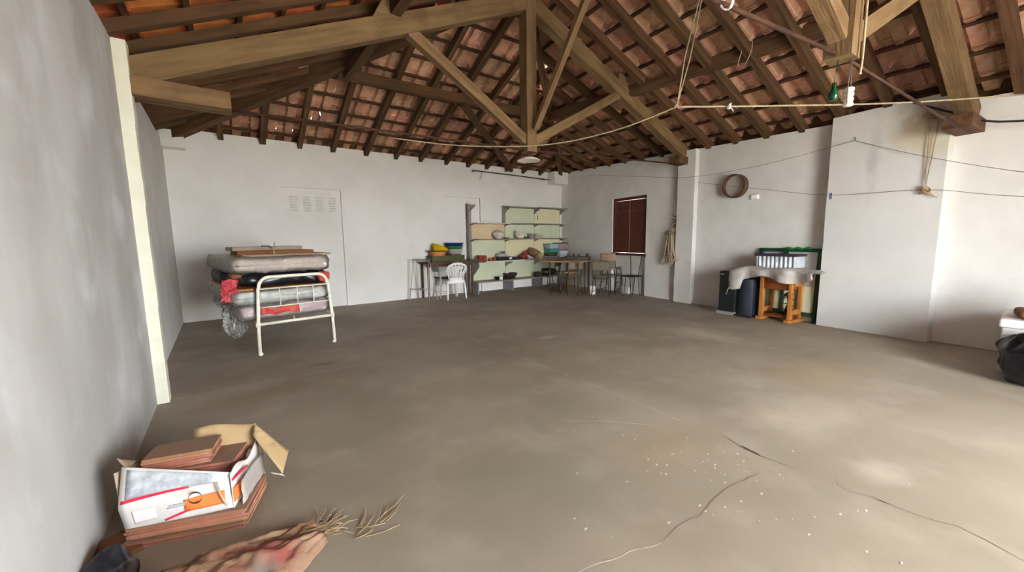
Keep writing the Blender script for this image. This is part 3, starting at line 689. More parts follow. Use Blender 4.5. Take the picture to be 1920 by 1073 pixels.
cols = {(0, 1): M_PP, (0, 2): M_PG, (0, 3): M_PG, (1, 0): M_PG, (1, 1): M_PG, (1, 2): M_PC, (1, 3): M_PG, (2, 0): M_PC, (2, 1): M_PG, (2, 2): M_PC, (2, 3): M_PG}
rows = [(2.15, 1.75), (1.72, 1.35), (1.32, .80), (.77, .30)]
for (b, r), m in cols.items():
    G().span((PX[b] + (.036 if b == 0 or r == 0 and b == 1 else .006), 8.412, rows[r][1]), (PX[b + 1] - .006, 8.424, rows[r][0])).build('back_panel', m, su)
t = thing('price_tag_holder', 'tiny white and black switch plate on the upper green back panel', 'switch', (7.06, 8.49, 1.86))
G().span((7.01, 8.398, 1.87), (7.055, 8.412, 1.97)).build('white_plate', M_PLASTIC, t); G().span((7.055, 8.395, 1.865), (7.08, 8.412, 1.975)).build('dark_edge', M_DK, t)
# crockery on the 1.35 shelf
t = thing('tureen', 'white china tureen with rose decoration and lid on the middle shelf', 'tureen', (5.62, 8.26, 1.35))
G().lathe([(.06, 0), (.07, .015), (.125, .05), (.15, .10), (.155, .125), (.147, .132)], (5.62, 8.22, 1.35), 24).build('bowl', M_CHINA, t, smooth=True)
G().lathe([(.148, 0), (.12, .035), (.06, .062), (.02, .07), (.016, .08), (.024, .1), (.0, .108)], (5.62, 8.22, 1.481), 24).build('lid', M_CHINA, t, smooth=True)
for s in (-1, 1): G().tube(arc((5.62 + s * .15, 8.22, 1.455), .028, -PI / 2, PI / 2, (s, 0, 0), (0, 0, 1), 6), .007, 6).build('handle', M_CHINA, t, smooth=True)
BOWL = [(.085, 0), (.1, .01), (.128, .05), (.135, .10), (.129, .10), (.12, .05), (.085, .014)]
for i in range(3):
    solo('china_bowl', G().lathe(BOWL, (6.31, 8.24, 1.352 + .055 * i), 22), M_CHINAP, ('cream china bowl, lowest of the stack on the middle shelf', 'cream china bowl between two others in the shelf stack', 'cream china bowl, topmost of the stack on the middle shelf')[i], 'bowl', 'stacked cream bowls', smooth=True)
DISH = [(.03, 0), (.05, .006), (.09, .025), (.088, .03), (.045, .012)]
for (x, lab) in ((5.86, 'flat dark dish beside the white tureen on the shelf'), (6.53, 'flat dark dish between the cream bowls and the grey box')):
    solo('dark_dish', G().lathe(DISH, (x, 8.22, 1.35), 16), M_DK, lab, 'dish', 'dark dishes on the middle shelf', smooth=True)
solo('grey_box', G().box((6.72, 8.28, 1.415), (.12, .12, .13), .1), M_GREY, 'small grey box standing beside the pile of white plates', 'box', bevel=.006)
for i in range(5):
    solo('white_plate', G().lathe([(.06, 0), (.09, .004), (.135, .02), (.132, .024), (.06, .009)], (6.96, 8.24, 1.35 + .022 * i), 20), M_CHINAP, ('white china plate, lowest in the pile beside the grey box', 'white china plate, second from the bottom of the pile', 'white china plate in the middle of the pile', 'white china plate, second from the top of the pile', 'white china plate, topmost of the pile beside the grey box')[i], 'plate', 'white plates on the middle shelf', smooth=True)
# things on the wide shelf
for x, wd, h, lab in ((5.0, .11, .15, 'red tin, tallest of the two beside the shelf post'), (5.115, .09, .145, 'narrower red tin standing just beside the tallest one')):
    t = thing('red_tin', lab, 'tin', (x, 8.13, .80)); G().box((x, 8.13, .80 + h * .44), (wd, .1, h * .88), .05).build('body', M_REDP, t, bevel=.006); G().box((x, 8.13, .80 + h * .94), (wd + .006, .106, h * .12), .05).build('lid', M_REDP, t, bevel=.004)
for x, h, lab in ((5.28, .07, 'short red jar between the red tins and the orange jar'), (5.41, .10, 'orange red jar next to the black box on the wide shelf')):
    t = thing('spice_jar', lab, 'jar', (x, 8.13, .80), group='small jars on the wide shelf'); G().lathe([(.04, 0), (.045, .01), (.045, h * .75), (.035, h * .82)], (x, 8.13, .80), 14).build('body', M_REDP, t, smooth=True); G().lathe([(.038, 0), (.038, h * .2)], (x, 8.13, .80 + h * .82), 14).build('lid', M_REDP, t)
t = thing('black_case', 'low black case with a white label on the wide shelf', 'case', (5.72, 8.18, .80))
G().box((5.74, 8.18, .845), (.46, .28, .09), .03).build('body', M_BAG, t, bevel=.01); G().box((5.86, 8.037, .85), (.09, .006, .045), .03).build('label_plate', M_PLASTIC, t)
t = thing('steel_pan', 'pale metal pan with dark lid knob on the black case', 'pan', (5.7, 8.2, .89))
G().lathe([(.12, 0), (.15, .01), (.155, .06), (.15, .062), (.142, .012)], (5.7, 8.2, .89), 22).build('pan_body', M_CHROME, t, smooth=True); G().lathe([(.155, 0), (.12, .018), (.03, .03), (.03, .05), (0, .055)], (5.7, 8.2, .952), 22).build('lid', M_CHROME, t, smooth=True); G().box((5.74, 8.2, 1.012), (.13, .03, .02)).build('lid_handle', M_DK, t, bevel=.006)
solo('dark_tray', G().lathe([(.10, 0), (.17, .012), (.19, .045), (.182, .045), (.16, .02), (.1, .008)], (6.12, 8.18, .80), 18), M_DK, 'round dark tray of odds and ends beside the black case', 'tray', smooth=True)
for i, (x, y) in enumerate(((6.06, 8.14), (6.17, 8.2), (6.12, 8.24))):
    solo('small_knob', G().lathe([(.02, 0), (.035, .02), (.03, .05), (.0, .06)], (x, y, .815), 10), M_DK, ('dark knob at the front of the round tray', 'dark knob at the far edge of the round tray', 'dark knob at the back of the round tray')[i], 'knob', 'knobs in the dark tray', smooth=True)
solo('terracotta_pot', G().lathe([(.05, 0), (.085, .05), (.09, .11), (.075, .14), (.065, .13), (.07, .05)], (6.36, 8.17, .80), 18), M_REDP, 'rounded red brown clay pot on the wide shelf', 'pot', smooth=True)
solo('clay_jug', G().lathe([(.045, 0), (.07, .06), (.055, .15), (.04, .19), (.05, .21), (.04, .2)], (6.52, 8.27, .80), 18), M_REDP, 'taller red brown clay jug behind the blue bowl', 'jug', smooth=True)
t = thing('blue_bowl', 'small blue and white china bowl on the edge of the wide shelf', 'bowl', (6.54, 8.09, .80))
G().lathe([(.035, 0), (.05, .01), (.085, .055), (.08, .056), (.045, .014)], (6.54, 8.09, .80), 18).build('body', mat('blue_china', (150, 170, 206), (210, 216, 224), 30, rough=.25), t, smooth=True)
t = thing('straw_basket', 'woven straw basket lying tilted on the wide shelf', 'basket', (6.78, 8.2, .80))
Rb = Matrix.Rotation(math.radians(28), 3, 'Y')
G().lathe([(.09, 0), (.13, .03), (.16, .09), (.165, .14), (.155, .14), (.145, .09), (.11, .03)], (6.72, 8.2, .885), 22, R=Rb, sx=1.15).build('body', M_BASKET, t, smooth=True)
G().lathe([(.16, 0), (.172, .012), (.16, .024)], V((6.72, 8.2, .885)) + Rb @ V((0, 0, .132)), 22, R=Rb, sx=1.15).build('rim', M_CARDD, t, smooth=True)
G().box((6.86, 8.09, .87), (.18, .12, .14), .1).build('paper_lining', M_CARD, t, bevel=.01)
solo('lilac_tray', G().lathe([(.2, 0), (.24, .01), (.26, .05), (.25, .05), (.2, .015)], (7.3, 8.2, .80), 24, sx=1.25, sy=.7), M_LILAC, 'wide lilac plastic tray under the stacked aqua boxes', 'tray', smooth=True)
def tub(nm_, lab, c, sx, sy, h, m, lidm=None, lip=.0):
    t = thing(nm_, lab, 'tub', c); x, y, z = c
    g = G()
    b = [(x - sx * .44, y - sy * .44, z), (x + sx * .44, y - sy * .44, z), (x + sx * .44, y + sy * .44, z), (x - sx * .44, y + sy * .44, z)]
    tt = [(x - sx * .5, y - sy * .5, z + h), (x + sx * .5, y - sy * .5, z + h), (x + sx * .5, y + sy * .5, z + h), (x - sx * .5, y + sy * .5, z + h)]
    g.add(b + tt, [(3, 2, 1, 0), (4, 5, 6, 7), (0, 1, 5, 4), (1, 2, 6, 5), (2, 3, 7, 6), (3, 0, 4, 7)])
    g.build('body', m, t, bevel=.012); G().box((x, y, z + h + .006), (sx * 1.05, sy * 1.05, .018)).build('rim', lidm or m, t, bevel=.005); return t
tub('storage_tub', 'olive and teal plastic tub at the bottom of the aqua stack', (7.42, 8.24, .85), .32, .26, .08, M_OLIVE, M_TEAL)
tub('storage_tub', 'teal green plastic tub in the middle of the aqua stack', (7.45, 8.24, .955), .36, .28, .07, M_TEAL, M_TEAL)
tub('storage_tub', 'pale aqua plastic tub topmost of the stack by the corner', (7.44, 8.24, 1.05), .38, .30, .13, M_AQUA, M_AQUA)
tub('storage_tub', 'clear blue grey plastic tub beneath the mauve case', (7.76, 8.2, .805), .30, .30, .17, M_CORR, M_AQUA)
t = thing('vanity_case', 'mauve hard case with dark rim in the corner above the clear tub', 'case', (7.76, 8.2, 1.01)); G().box((7.76, 8.2, 1.10), (.36, .24, .17)).build('body', M_MAUVE, t, bevel=.015); G().box((7.76, 8.2, 1.2), (.38, .26, .03)).build('lid', M_CARDD, t, bevel=.006)
# low bench
solo('white_cup', G().lathe([(.035, 0), (.045, .01), (.05, .09), (.045, .09), (.038, .015)], (5.6, 8.11, .30), 16), M_PLASTIC, 'small white cup at the front of the low bench', 'cup', smooth=True)
solo('dark_bowl', G().lathe([(.06, 0), (.13, .03), (.17, .07), (.16, .07), (.1, .03)], (5.68, 8.26, .30), 20), M_DK, 'wide dark bowl behind the white cup on the low bench', 'bowl', smooth=True)
solo('dark_dish', G().lathe([(.08, 0), (.13, .05), (.17, .11), (.18, .15), (.17, .15), (.12, .06)], (6.0, 8.26, .30), 20, sx=1.1), M_DK, 'deep dark brown dish at the middle of the low bench', 'dish', smooth=True)
solo('black_pot', G().lathe([(.06, 0), (.085, .03), (.09, .10), (.095, .13), (.085, .13), (.075, .03)], (6.84, 8.16, .30), 18), M_DK, 'small black pot alone on the low bench near the table', 'pot', smooth=True)
solo('dark_bundle', G().soft((7.35, 8.24, .40), (.4, .26, .2), 0, r=.08, cuts=(10, 8, 6), amp=.03, fq=8, seed=2), M_DK, 'dark cloth bundle on the low bench behind the tan table', 'bundle', smooth=True)

# ------------------------------------------------------------------ brown table with basins, stool, chairs at the far wall
t = thing('side_table', 'narrow dark brown table standing against the far wall', 'table', (4.2, 8.28, 0))
G().span((3.53, 8.07, .815), (4.84, 8.49, .85)).build('tabletop', M_BROWN, t, bevel=.004)
G().span((3.58, 8.12, .73), (4.76, 8.14, .815)).build('apron', M_BROWN, t)
for x in (3.62, 4.76):
    for y in (8.12, 8.45): G().span((x - .02, y - .02, 0), (x + .02, y + .02, .815)).build('leg', M_BROWN, t, bevel=.003)
solo('brown_board', G().span((4.62, 7.98, .852), (5.0, 8.05, .87)).box((4.84, 8.03, .842), (.4, .1, .02)), M_BROWN, 'brown board projecting from the table in front of the shelf post', 'board')
t = thing('crate', 'olive green shallow crate holding basins on the brown table', 'crate', (4.15, 8.29, .85))
for a, b in (((3.74, 8.13, .85), (4.57, 8.145, .98)), ((3.74, 8.43, .85), (4.57, 8.445, .98)), ((3.74, 8.145, .85), (3.755, 8.43, .98)), ((4.555, 8.145, .85), (4.57, 8.43, .98))): G().span(a, b).build('side_board', M_OLIVE, t)
G().span((3.755, 8.145, .85), (4.555, 8.43, .862)).build('bottom_board', M_OLIVE, t)
solo('red_tray', G().lathe([(.17, 0), (.21, .01), (.235, .05), (.225, .05), (.17, .016)], (4.3, 8.29, .95), 24, sx=1.1, sy=.62), M_REDP, 'shallow red tray in the olive crate beneath the grey basin', 'tray', smooth=True)
def basin(lab, c, r, h, m, R=None, group='plastic basins in the crate'):
    return solo('basin', G().lathe([(r * .62, 0), (r * .66, .004), (r * .93, h * .9), (r, h * .93), (r, h), (r * .92, h), (r * .63, .012)], c, 28, R=R), m, lab, 'basin', group, smooth=True)
basin('pale grey plastic basin, lowest of the nest of three', (4.38, 8.28, 1.005), .225, .12, M_GRYP)
basin('green plastic basin between the grey and the blue ones', (4.38, 8.28, 1.065), .222, .13, M_GRN)
basin('dark blue plastic basin, topmost of the nest of three', (4.38, 8.28, 1.115), .232, .15, M_BLUE)
Ry = Matrix.Rotation(math.radians(24), 3, 'Y')
basin('pale orange plastic basin tilted beneath the yellow one', (3.93, 8.28, .93), .20, .15, M_ORG, Matrix.Rotation(math.radians(8), 3, 'Y'))
basin('yellow plastic basin tilted on top of the orange one', (3.95, 8.28, 1.05), .20, .15, M_YEL, Ry)
solo('dark_strap', G().lathe([(.203, 0), (.208, .01), (.203, .025)], (3.93, 8.28, 1.075), 28), M_DK, 'dark band between the yellow and the orange basins', 'band')
for i, (x, m, lab) in enumerate(((4.02, M_REDP, 'small red cup lying in the crate below the orange basin'), (4.13, M_DK, 'small dark cup lying in the crate between the basins'))):
    solo('toy_cup', G().lathe([(.03, 0), (.04, .01), (.05, .08), (.045, .08), (.03, .012)], (x, 8.17, .955), 14, R=Matrix.Rotation(.9, 3, 'Y')), m, lab, 'cup', smooth=True)
st = thing('bar_stool', 'tall chrome stool with splayed legs and a thin seat', 'stool', (3.5, 8.1, 0))
feet = [V((3.275, 8.40, 0)), V((3.47, 7.79, 0)), V((3.76, 7.97, 0)), V((3.50, 8.44, 0))]
ctr = V((3.535, 8.12, 0)); tops = [V((3.31, 8.2, .90)), V((3.53, 7.90, .90)), V((3.60, 8.0, .90)), V((3.43, 8.3, .90))]
for f, tp in zip(feet, tops): G().tube([f, tp], .0115, 8).build('leg', M_CHROME, st, smooth=True)
rr_ = [f.lerp(tp, .27) for f, tp in zip(feet, tops)]
for a, b in ((0, 1), (1, 2), (2, 3), (3, 0)): G().tube([rr_[a], rr_[b]], .008, 6).build('foot_rail', M_CHROME, st, smooth=True)
G().prism([(3.28, 8.22, .90), (3.52, 7.88, .90), (3.64, 7.98, .90), (3.44, 8.32, .90)], (0, 0, .018)).build('seat', M_GREY, st, bevel=.005)
# white garden chair, its back to the room
pc = thing('garden_chair', 'white plastic garden chair with a fan back facing the far wall', 'chair', (4.15, 8.0, 0))
def PCp(x, y, z): return V((4.12 + x, 7.93 + y, z))
def strip(p0, p1, w0, w1, th, curve=0.0):
    p0 = V(p0); p1 = V(p1)
    return G().grid(lambda u, v: p0.lerp(p1, u) + V(((v - .5) * (w0 + (w1 - w0) * u), -curve * math.sin(PI * u), 0)), 6, 1, th)
G().soft(PCp(0, .0, .425), (.40, .36, .035), 0, r=.017, cuts=(10, 10, 2), amp=.001).build('seat', M_PLASTIC, pc, smooth=True)
G().span(PCp(-.2, -.19, .36), PCp(.2, -.17, .43)).build('apron', M_PLASTIC, pc, bevel=.008)
for sx in (-1, 1):
    G().tube([PCp(sx * .205, -.16, .43), PCp(sx * .225, -.19, .22), PCp(sx * .235, -.21, 0)], [.026, .024, .02], 8).build('leg', M_PLASTIC, pc, smooth=True)
    G().tube([PCp(sx * .205, .17, .43), PCp(sx * .215, .19, .2), PCp(sx * .22, .20, 0)], [.026, .023, .02], 8).build('leg', M_PLASTIC, pc, smooth=True)
    G().tube([PCp(sx * .235, -.22, .66), PCp(sx * .26, -.05, .64), PCp(sx * .25, .12, .62), PCp(sx * .215, .17, .43)], [.02, .024, .024, .02], 8).build('armrest', M_PLASTIC, pc, smooth=True)
fr = [PCp(-.16, -.17, .42), PCp(-.20, -.20, .58), PCp(-.235, -.225, .68), PCp(-.20, -.245, .76), PCp(-.10, -.255, .805), PCp(0, -.26, .815), PCp(.10, -.255, .805), PCp(.20, -.245, .76), PCp(.235, -.225, .68), PCp(.20, -.20, .58), PCp(.16, -.17, .42)]
G().tube(fr, [.016, .02, .024, .026, .028, .028, .028, .026, .024, .02, .016], 8).build('back_frame', M_PLASTIC, pc, smooth=True)
G().prism([PCp(-.15, -.172, .42), PCp(.15, -.172, .42), PCp(.155, -.19, .5), PCp(-.155, -.19, .5)], (0, .014, 0)).build('back_lower_panel', M_PLASTIC, pc)
for k in range(6):
    a = (k - 2.5) / 2.5
    strip(PCp(a * .125, -.185, .49), PCp(a * .20, -.25, .79 - .05 * abs(a) ** 2), .028, .036, .012, .012).build('back_slat', M_PLASTIC, pc, smooth=True)
# school chairs
def school_chair(lab, loc, rz, seat_m, back_m, tube_m, group='school chairs by the corner'):
    t = thing('school_chair', lab, 'chair', (0, 0, 0), 0, group)
    for sx in (-1, 1):
        x = sx * .17
        G().tube([(x * 1.12, .20, .0), (x, .17, .40), (x, .14, .425), (x, -.14, .425), (x, -.19, .46), (x * .98, -.215, .60), (x * .95, -.25, .80)], .011, 8).build('side_tube', tube_m, t, smooth=True)
        G().tube([(x * 1.15, -.22, 0), (x, -.12, .42)], .011, 8).build('leg', tube_m, t, smooth=True)
        G().tube([(x * 1.1, .19, .10), (x * 1.13, -.20, .10)], .008, 6).build('stretcher', tube_m, t, smooth=True)
    G().tube([(-.17, -.12, .40), (.17, -.12, .40)], .009, 6).build('stretcher', tube_m, t, smooth=True)
    G().grid(lambda u, v: V(((u - .5) * .38, -.18 + v * .38, .445 + .02 * (2 * u - 1) ** 2 - .015 * math.sin(PI * v) + (.012 if v < .1 else 0))), 10, 8, .012).build('seat', seat_m, t, smooth=True)
    G().grid(lambda u, v: V(((u - .5) * .38, -.212 - v * .05 - .035 * (1 - (2 * u - 1) ** 2), .61 + v * .19)), 10, 5, .012).build('backrest', back_m, t, smooth=True)
    t.location = loc; t.rotation_euler = (0, 0, rz); return t
sc0 = school_chair('school chair with a grey back and brown seat beside the garden chair', (4.10, 8.31, 0), math.radians(-90), M_BROWN, M_GREYD, M_CHROME)
sc1 = school_chair('grey brown school chair nearest the room by the tan table', (6.99, 6.0, 0), math.radians(-58), M_CSEAT, M_CSEAT, M_CTUBE)
sc2 = copy_tree(sc1, (6.62, 6.62, 0), math.radians(-20), 'school chair pushed in under the tan table')
sc3 = copy_tree(sc1, (7.50, 6.16, 0), math.radians(-72), 'school chair at the wall carrying another chair on its seat')
sc4 = school_chair('school chair with a pinkish back stacked on the one at the wall', (7.52, 6.15, .17), math.radians(-72), M_CSEAT, M_CSEATP, M_CTUBE)
sc5 = copy_tree(sc1, (7.0, 7.78, 0), math.radians(20), 'school chair half hidden behind the tan table')
# bare metal chair under the window
mc = thing('metal_chair', 'dark metal chair with splayed back rods and hairpin legs under the window', 'chair', (7.5, 5.6, 0), WA * -1)
mx, my = 7.50, 5.56
G().soft((mx, my, .455), (.36, .36, .03), -WA, r=.014, cuts=(10, 10, 2), amp=.002).build('seat', M_BLACK, mc, smooth=True)
for d, sp in ((-.1, -.17), (.1, .14)):
    G().tube([(mx + .12, my + d, .46), (mx + .17, my + sp + .02, .93)], .009, 8).build('back_rod', M_CTUBE, mc, smooth=True)
for dx, dy in ((-.13, -.14), (-.13, .1), (.13, -.14), (.13, .1)):
    G().tube([(mx + dx, my + dy - .05, .45), (mx + dx * 1.25, my + dy - .03, .05)] + arc((mx + dx * 1.27, my + dy, .035), .028, PI, 2 * PI, (0, 1, 0), (0, 0, 1), 6) + [(mx + dx * 1.25, my + dy + .03, .05), (mx + dx, my + dy + .05, .45)], .008, 8).build('leg', M_CTUBE, mc, smooth=True)
solo('white_block', G().prism(*wprism(5.72, 5.98, .0, .17, .02, .09)), M_PLASTER, 'low white block on the floor against the wall beneath the window', 'block', bevel=.006)
solo('white_tile', G().prism([(6.93, 6.30, .0), (6.98, 6.18, .0), (7.02, 6.22, .2), (6.97, 6.34, .2)], (.012, .006, 0)), M_PLASTIC, 'white tile leaning on the legs of the school chair', 'tile')
# tan table
tt = thing('work_table', 'tan topped table on thin metal legs in front of the shelving unit', 'table', (6.6, 6.75, 0))
d1 = V((.367, -.93, 0)); d2 = V((.93, .367, 0)); T0 = V((6.22, 6.94, 0))
def TP(s, d, z): return T0 + d1 * s + d2 * d + V((0, 0, z))
G().prism([TP(-.22, -.14, .785), TP(.82, -.14, .785), TP(.82, .5, .785), TP(-.22, .5, .785)], (0, 0, .03)).build('tabletop', M_TAN, tt, bevel=.004)
for s, d in ((0, 0), (.72, 0), (.04, .42), (.72, .42)):
    G().tube([TP(s, d, 0), TP(s, d, .785)], .014, 8).build('leg', M_CTUBE, tt, smooth=True)
    G().lathe([(.0, -.014), (.014, 0), (0, .014)], TP(s - .0, d, .765) - V((.016, .01, 0)), 10).build('brass_stud', M_BRASS, tt, smooth=True)
for a, b in (((0, 0), (.72, 0)), ((0, 0), (.04, .42)), ((.72, 0), (.72, .42))): G().tube([TP(*a, .10), TP(*b, .10)], .008, 6).build('stretcher', M_CTUBE, tt, smooth=True)
bs = thing('plank_stool', 'low yellowish wooden stool with brass studs under the tan table', 'stool', (6.84, 6.93, 0))
G().box((6.84, 6.93, .50), (.34, .28, .028), -.4).build('seat', M_TAN, bs, bevel=.005)
for sx, sy in ((-1, -1), (1, -1), (1, 1), (-1, 1)):
    G().tube([(6.84 + sx * .17, 6.93 + sy * .14, 0), (6.84 + sx * .11, 6.93 + sy * .09, .49)], .013, 8).build('leg', M_TAN, bs, smooth=True)
for p in ((6.70, 6.86), (6.82, 6.79)): G().lathe([(0, -.013), (.013, 0), (0, .013)], (p[0], p[1], .50), 10).build('brass_stud', M_BRASS, bs, smooth=True)
# dark table against the right wall behind
dt = thing('dark_table', 'dark low backed table against the wall between the shelves and the window', 'table', (7.3, 7.3, 0))
G().prism([(6.93, 7.1, .825), (7.42, 6.72, .825), (7.78, 7.05, .825), (7.35, 7.6, .825)], (0, 0, .035)).build('tabletop', M_BROWN, dt, bevel=.004)
for p in ((7.0, 7.12), (7.42, 6.8), (7.7, 7.06), (7.34, 7.5)): G().span((p[0] - .018, p[1] - .018, 0), (p[0] + .018, p[1] + .018, .825)).build('leg', M_BROWN, dt)
for i, (p, lab) in enumerate((((7.02, 7.14), 'first dark egg cup from the shelves on the dark table'), ((7.13, 7.05), 'second dark egg cup from the shelves on the dark table'), ((7.24, 6.98), 'third dark egg cup from the shelves on the dark table'), ((7.42, 6.86), 'fourth dark egg cup from the shelves, nearest the school chairs'), ((7.6, 7.02), 'dark egg cup at the wall side of the dark table'))):
    solo('egg_cup', G().lathe([(.02, 0), (.012, .02), (.012, .03), (.028, .05), (.03, .075), (.024, .075), (.0, .045)], (*p, .86), 12), M_DK, lab, 'cup', 'dark cups on the dark table', smooth=True)
solo('aqua_cloth', G().soft((7.5, 7.15, .88), (.22, .18, .04), .3, r=.02, cuts=(8, 8, 3), amp=.015, fq=10, seed=3), M_AQUA, 'folded pale aqua cloth on the dark table by the wall', 'cloth', smooth=True)

# ------------------------------------------------------------------ junk by the chimney breast
cab = thing('black_cabinet', 'charcoal cabinet on a pale plinth at the wall left of the sewing table', 'cabinet', tuple(wall_pt(3.06, 0, .28)))
def wb_(y0, y1, z0, z1, o0, o1): return G().prism(*wprism(y0, y1, z0, z1, o0, o1))
wb_(2.93, 3.22, .05, .745, .08, .49).build('body', M_BLK2, cab, bevel=.006)
wb_(2.94, 3.21, .07, .725, .49, .505).build('door', M_BLK2, cab, bevel=.004)
wb_(3.13, 3.19, .685, .70, .505, .512).build('maker_plate', M_CHROME, cab)
wb_(2.93, 3.23, 0, .05, .08, .53).build('plinth', M_GREY, cab)
cab2 = thing('navy_cabinet', 'lower navy cabinet with a rounded front between the charcoal one and the sewing table', 'cabinet', tuple(wall_pt(2.8, 0, .3)))
pts2 = [wall_pt(2.67, .03, .08), wall_pt(2.925, .03, .08)] + [wall_pt(2.925 - .255 * i / 8, .03, .45 + .055 * math.sin(PI * i / 8)) for i in range(9)]
G().prism(pts2, (0, 0, .60)).build('body', M_NAVY, cab2, bevel=.004)
wb_(2.66, 2.93, 0, .03, .1, .52).build('plinth', M_DK, cab2)
# treadle sewing table
sw = thing('sewing_table', 'orange wooden treadle sewing table with an iron wheel under dusty film', 'table', tuple(wall_pt(2.37, 0, .24)))
for y in (2.565, 2.15):
    s = 1 if y > 2.3 else -1
    sf = wb_(y - .025, y + .025, .05, .69, .33, .41).build('side_frame', M_SEW, sw, bevel=.006)
    wb_(y - .025, y + .025, .05, .69, .05, .12).build('side_frame', M_SEW, sw, bevel=.006)
    wb_(y - .022, y + .022, .56, .68, .12, .33).build('side_rail', M_SEW, sw, bevel=.004)
    wb_(y - .022, y + .022, .12, .2, .12, .33).build('side_rail', M_SEW, sw, bevel=.004)
    wb_(y - .04, y + .04, 0, .05, .0, .47).build('foot', M_SEW, sw, bevel=.012)
for zz, oo in ((.61, .37), (.52, .36), (.45, .375), (.37, .365), (.27, .37), (.21, .36)):
    G().lathe([(.018, 0), (.018, .003)], wall_pt(2.123, zz, oo), 8, R=Matrix.Rotation(PI / 2, 3, 'X')).build('carved_hole', M_DK, sw)
wb_(2.18, 2.54, .50, .69, .05, .385).build('drawer_case', M_SEWR, sw, bevel=.006)
wb_(2.2, 2.52, .53, .61, .385, .395).build('drawer_front', M_SEWR, sw, bevel=.004)
wb_(2.02, 2.70, .69, .73, .02, .47).build('tabletop', M_SEWR, sw, bevel=.006)
wb_(2.18, 2.54, .06, .09, .12, .36).build('treadle_board', M_SEWR, sw, bevel=.004)
wc = wall_pt(2.24, .29, .25)
G().tube([wc + (NW * math.cos(a) + V((0, 0, 1)) * math.sin(a)) * .165 for a in [2 * PI * i / 24 for i in range(24)]], .014, 8, closed=True).build('flywheel', M_IRON, sw, smooth=True)
fw = [o for o in sw.children if o.name.startswith('flywheel')][0]
for k in range(5):
    a = 2 * PI * k / 5; G().tube([wc, wc + (NW * math.cos(a) + V((0, 0, 1)) * math.sin(a)) * .16], .008, 6).build('wheel_spoke', M_IRON, fw, smooth=True)
G().tube([wall_pt(2.24, .29, .25), wall_pt(2.30, .10, .25)], .008, 6).build('crank_rod', M_IRON, sw, smooth=True)
cr_ = thing('clear_crate', 'ribbed translucent crate with a purple lid standing on the sewing table', 'crate', tuple(wall_pt(2.4, .745, .24)))
def wavy(y0, y1, o, z0, z1): return G().grid(lambda u, v: wall_pt(y0 + (y1 - y0) * u, z0 + (z1 - z0) * v, o + .012 * math.sin(u * 2 * PI * 9)), 72, 1, .006)
wavy(2.12, 2.68, .38, .74, 1.02).build('ribbed_side', M_CORR, cr_, smooth=True)
wavy(2.12, 2.68, .10, .74, 1.02).build('ribbed_side', M_CORR, cr_, smooth=True)
for y in (2.12, 2.67): wb_(y, y + .012, .74, 1.02, .1, .38).build('end_side', M_CORR, cr_)
wb_(2.12, 2.68, .735, .75, .1, .38).build('crate_bottom', M_CORR, cr_)
wb_(2.10, 2.71, 1.02, 1.055, .08, .40).build('lid', M_PURPLE, cr_, bevel=.006)
gf = thing('leaning_green_frame', 'dark green wooden frame leaning on the wall behind the sewing table', 'frame', tuple(wall_pt(2.38, 0, .06)))  # open green frame leaning on the wall, not a screen
def lean(y, z): return wall_pt(y, z, .075 - .04 * z)
for y in (2.80, 2.42, 1.955): G().beam(lean(y, .0), lean(y, 1.13), .055, .05, up=UW).build('stile', M_GREEN, gf, bevel=.004)
for z in (1.11, .12): G().beam(lean(1.93, z), lean(2.83, z), .055, .05, up=NW).build('rail', M_GREEN, gf, bevel=.004)
G().prism([lean(2.44, .15), lean(2.78, .15), lean(2.78, .45), lean(2.44, .45)], NW * .004).build('pale_infill', M_PG, gf)
G().prism([lean(1.98, .15), lean(2.40, .15), lean(2.40, .55), lean(1.98, .55)], NW * .004).build('pale_infill', M_PG, gf)
solo('green_strap', G().grid(lambda u, v: lean(2.42 - .36 * u, 1.142 + .012 * math.sin(u * 17) + .01 * math.sin(v * 6)) + NW * (.06 * v - .0), 20, 6, .006), M_GREENB, 'bright green plastic strap lying over the top of the dark green frame', 'strap', smooth=True)
def drape(u, v):
    y = 3.02 - 1.22 * u
    edge = .515 - .02 * math.sin(u * PI) + .02 * math.sin(u * 13)
    hang = .17 + .05 * math.sin(u * 9 + 1) + (.13 if u < .18 else 0) - .10 * max(0, u - .6)
    if v < .6:
        o = .06 + (edge + .03 - .06) * v / .6; z = .80 + .022 * math.sin(u * 15 + v * 8) + (.03 if .2 < u < .8 else 0)
    else:
        o = edge + .03 + .03 * math.sin(u * 21); z = .80 + (.02 if .2 < u < .8 else 0) - hang * (v - .6) / .4
    n = noise.noise_vector(V((u * 9, v * 5, 1.3))) * .018
    return wall_pt(y, z, o) + V((n.x, n.y, abs(n.z)))
solo('dust_sheet', G().grid(drape, 44, 22, .002), M_FILM2, 'crumpled dusty plastic film draped over the sewing table top', 'plastic sheet', smooth=True)
solo('pale_stick', G().tube([wall_pt(2.93, .56, .56), wall_pt(3.0, .45, .6), wall_pt(3.03, .36, .58)], [.009, .008, .006], 6), M_ROPE, 'short pale stick hanging from the film in front of the cabinet', 'stick', smooth=True)
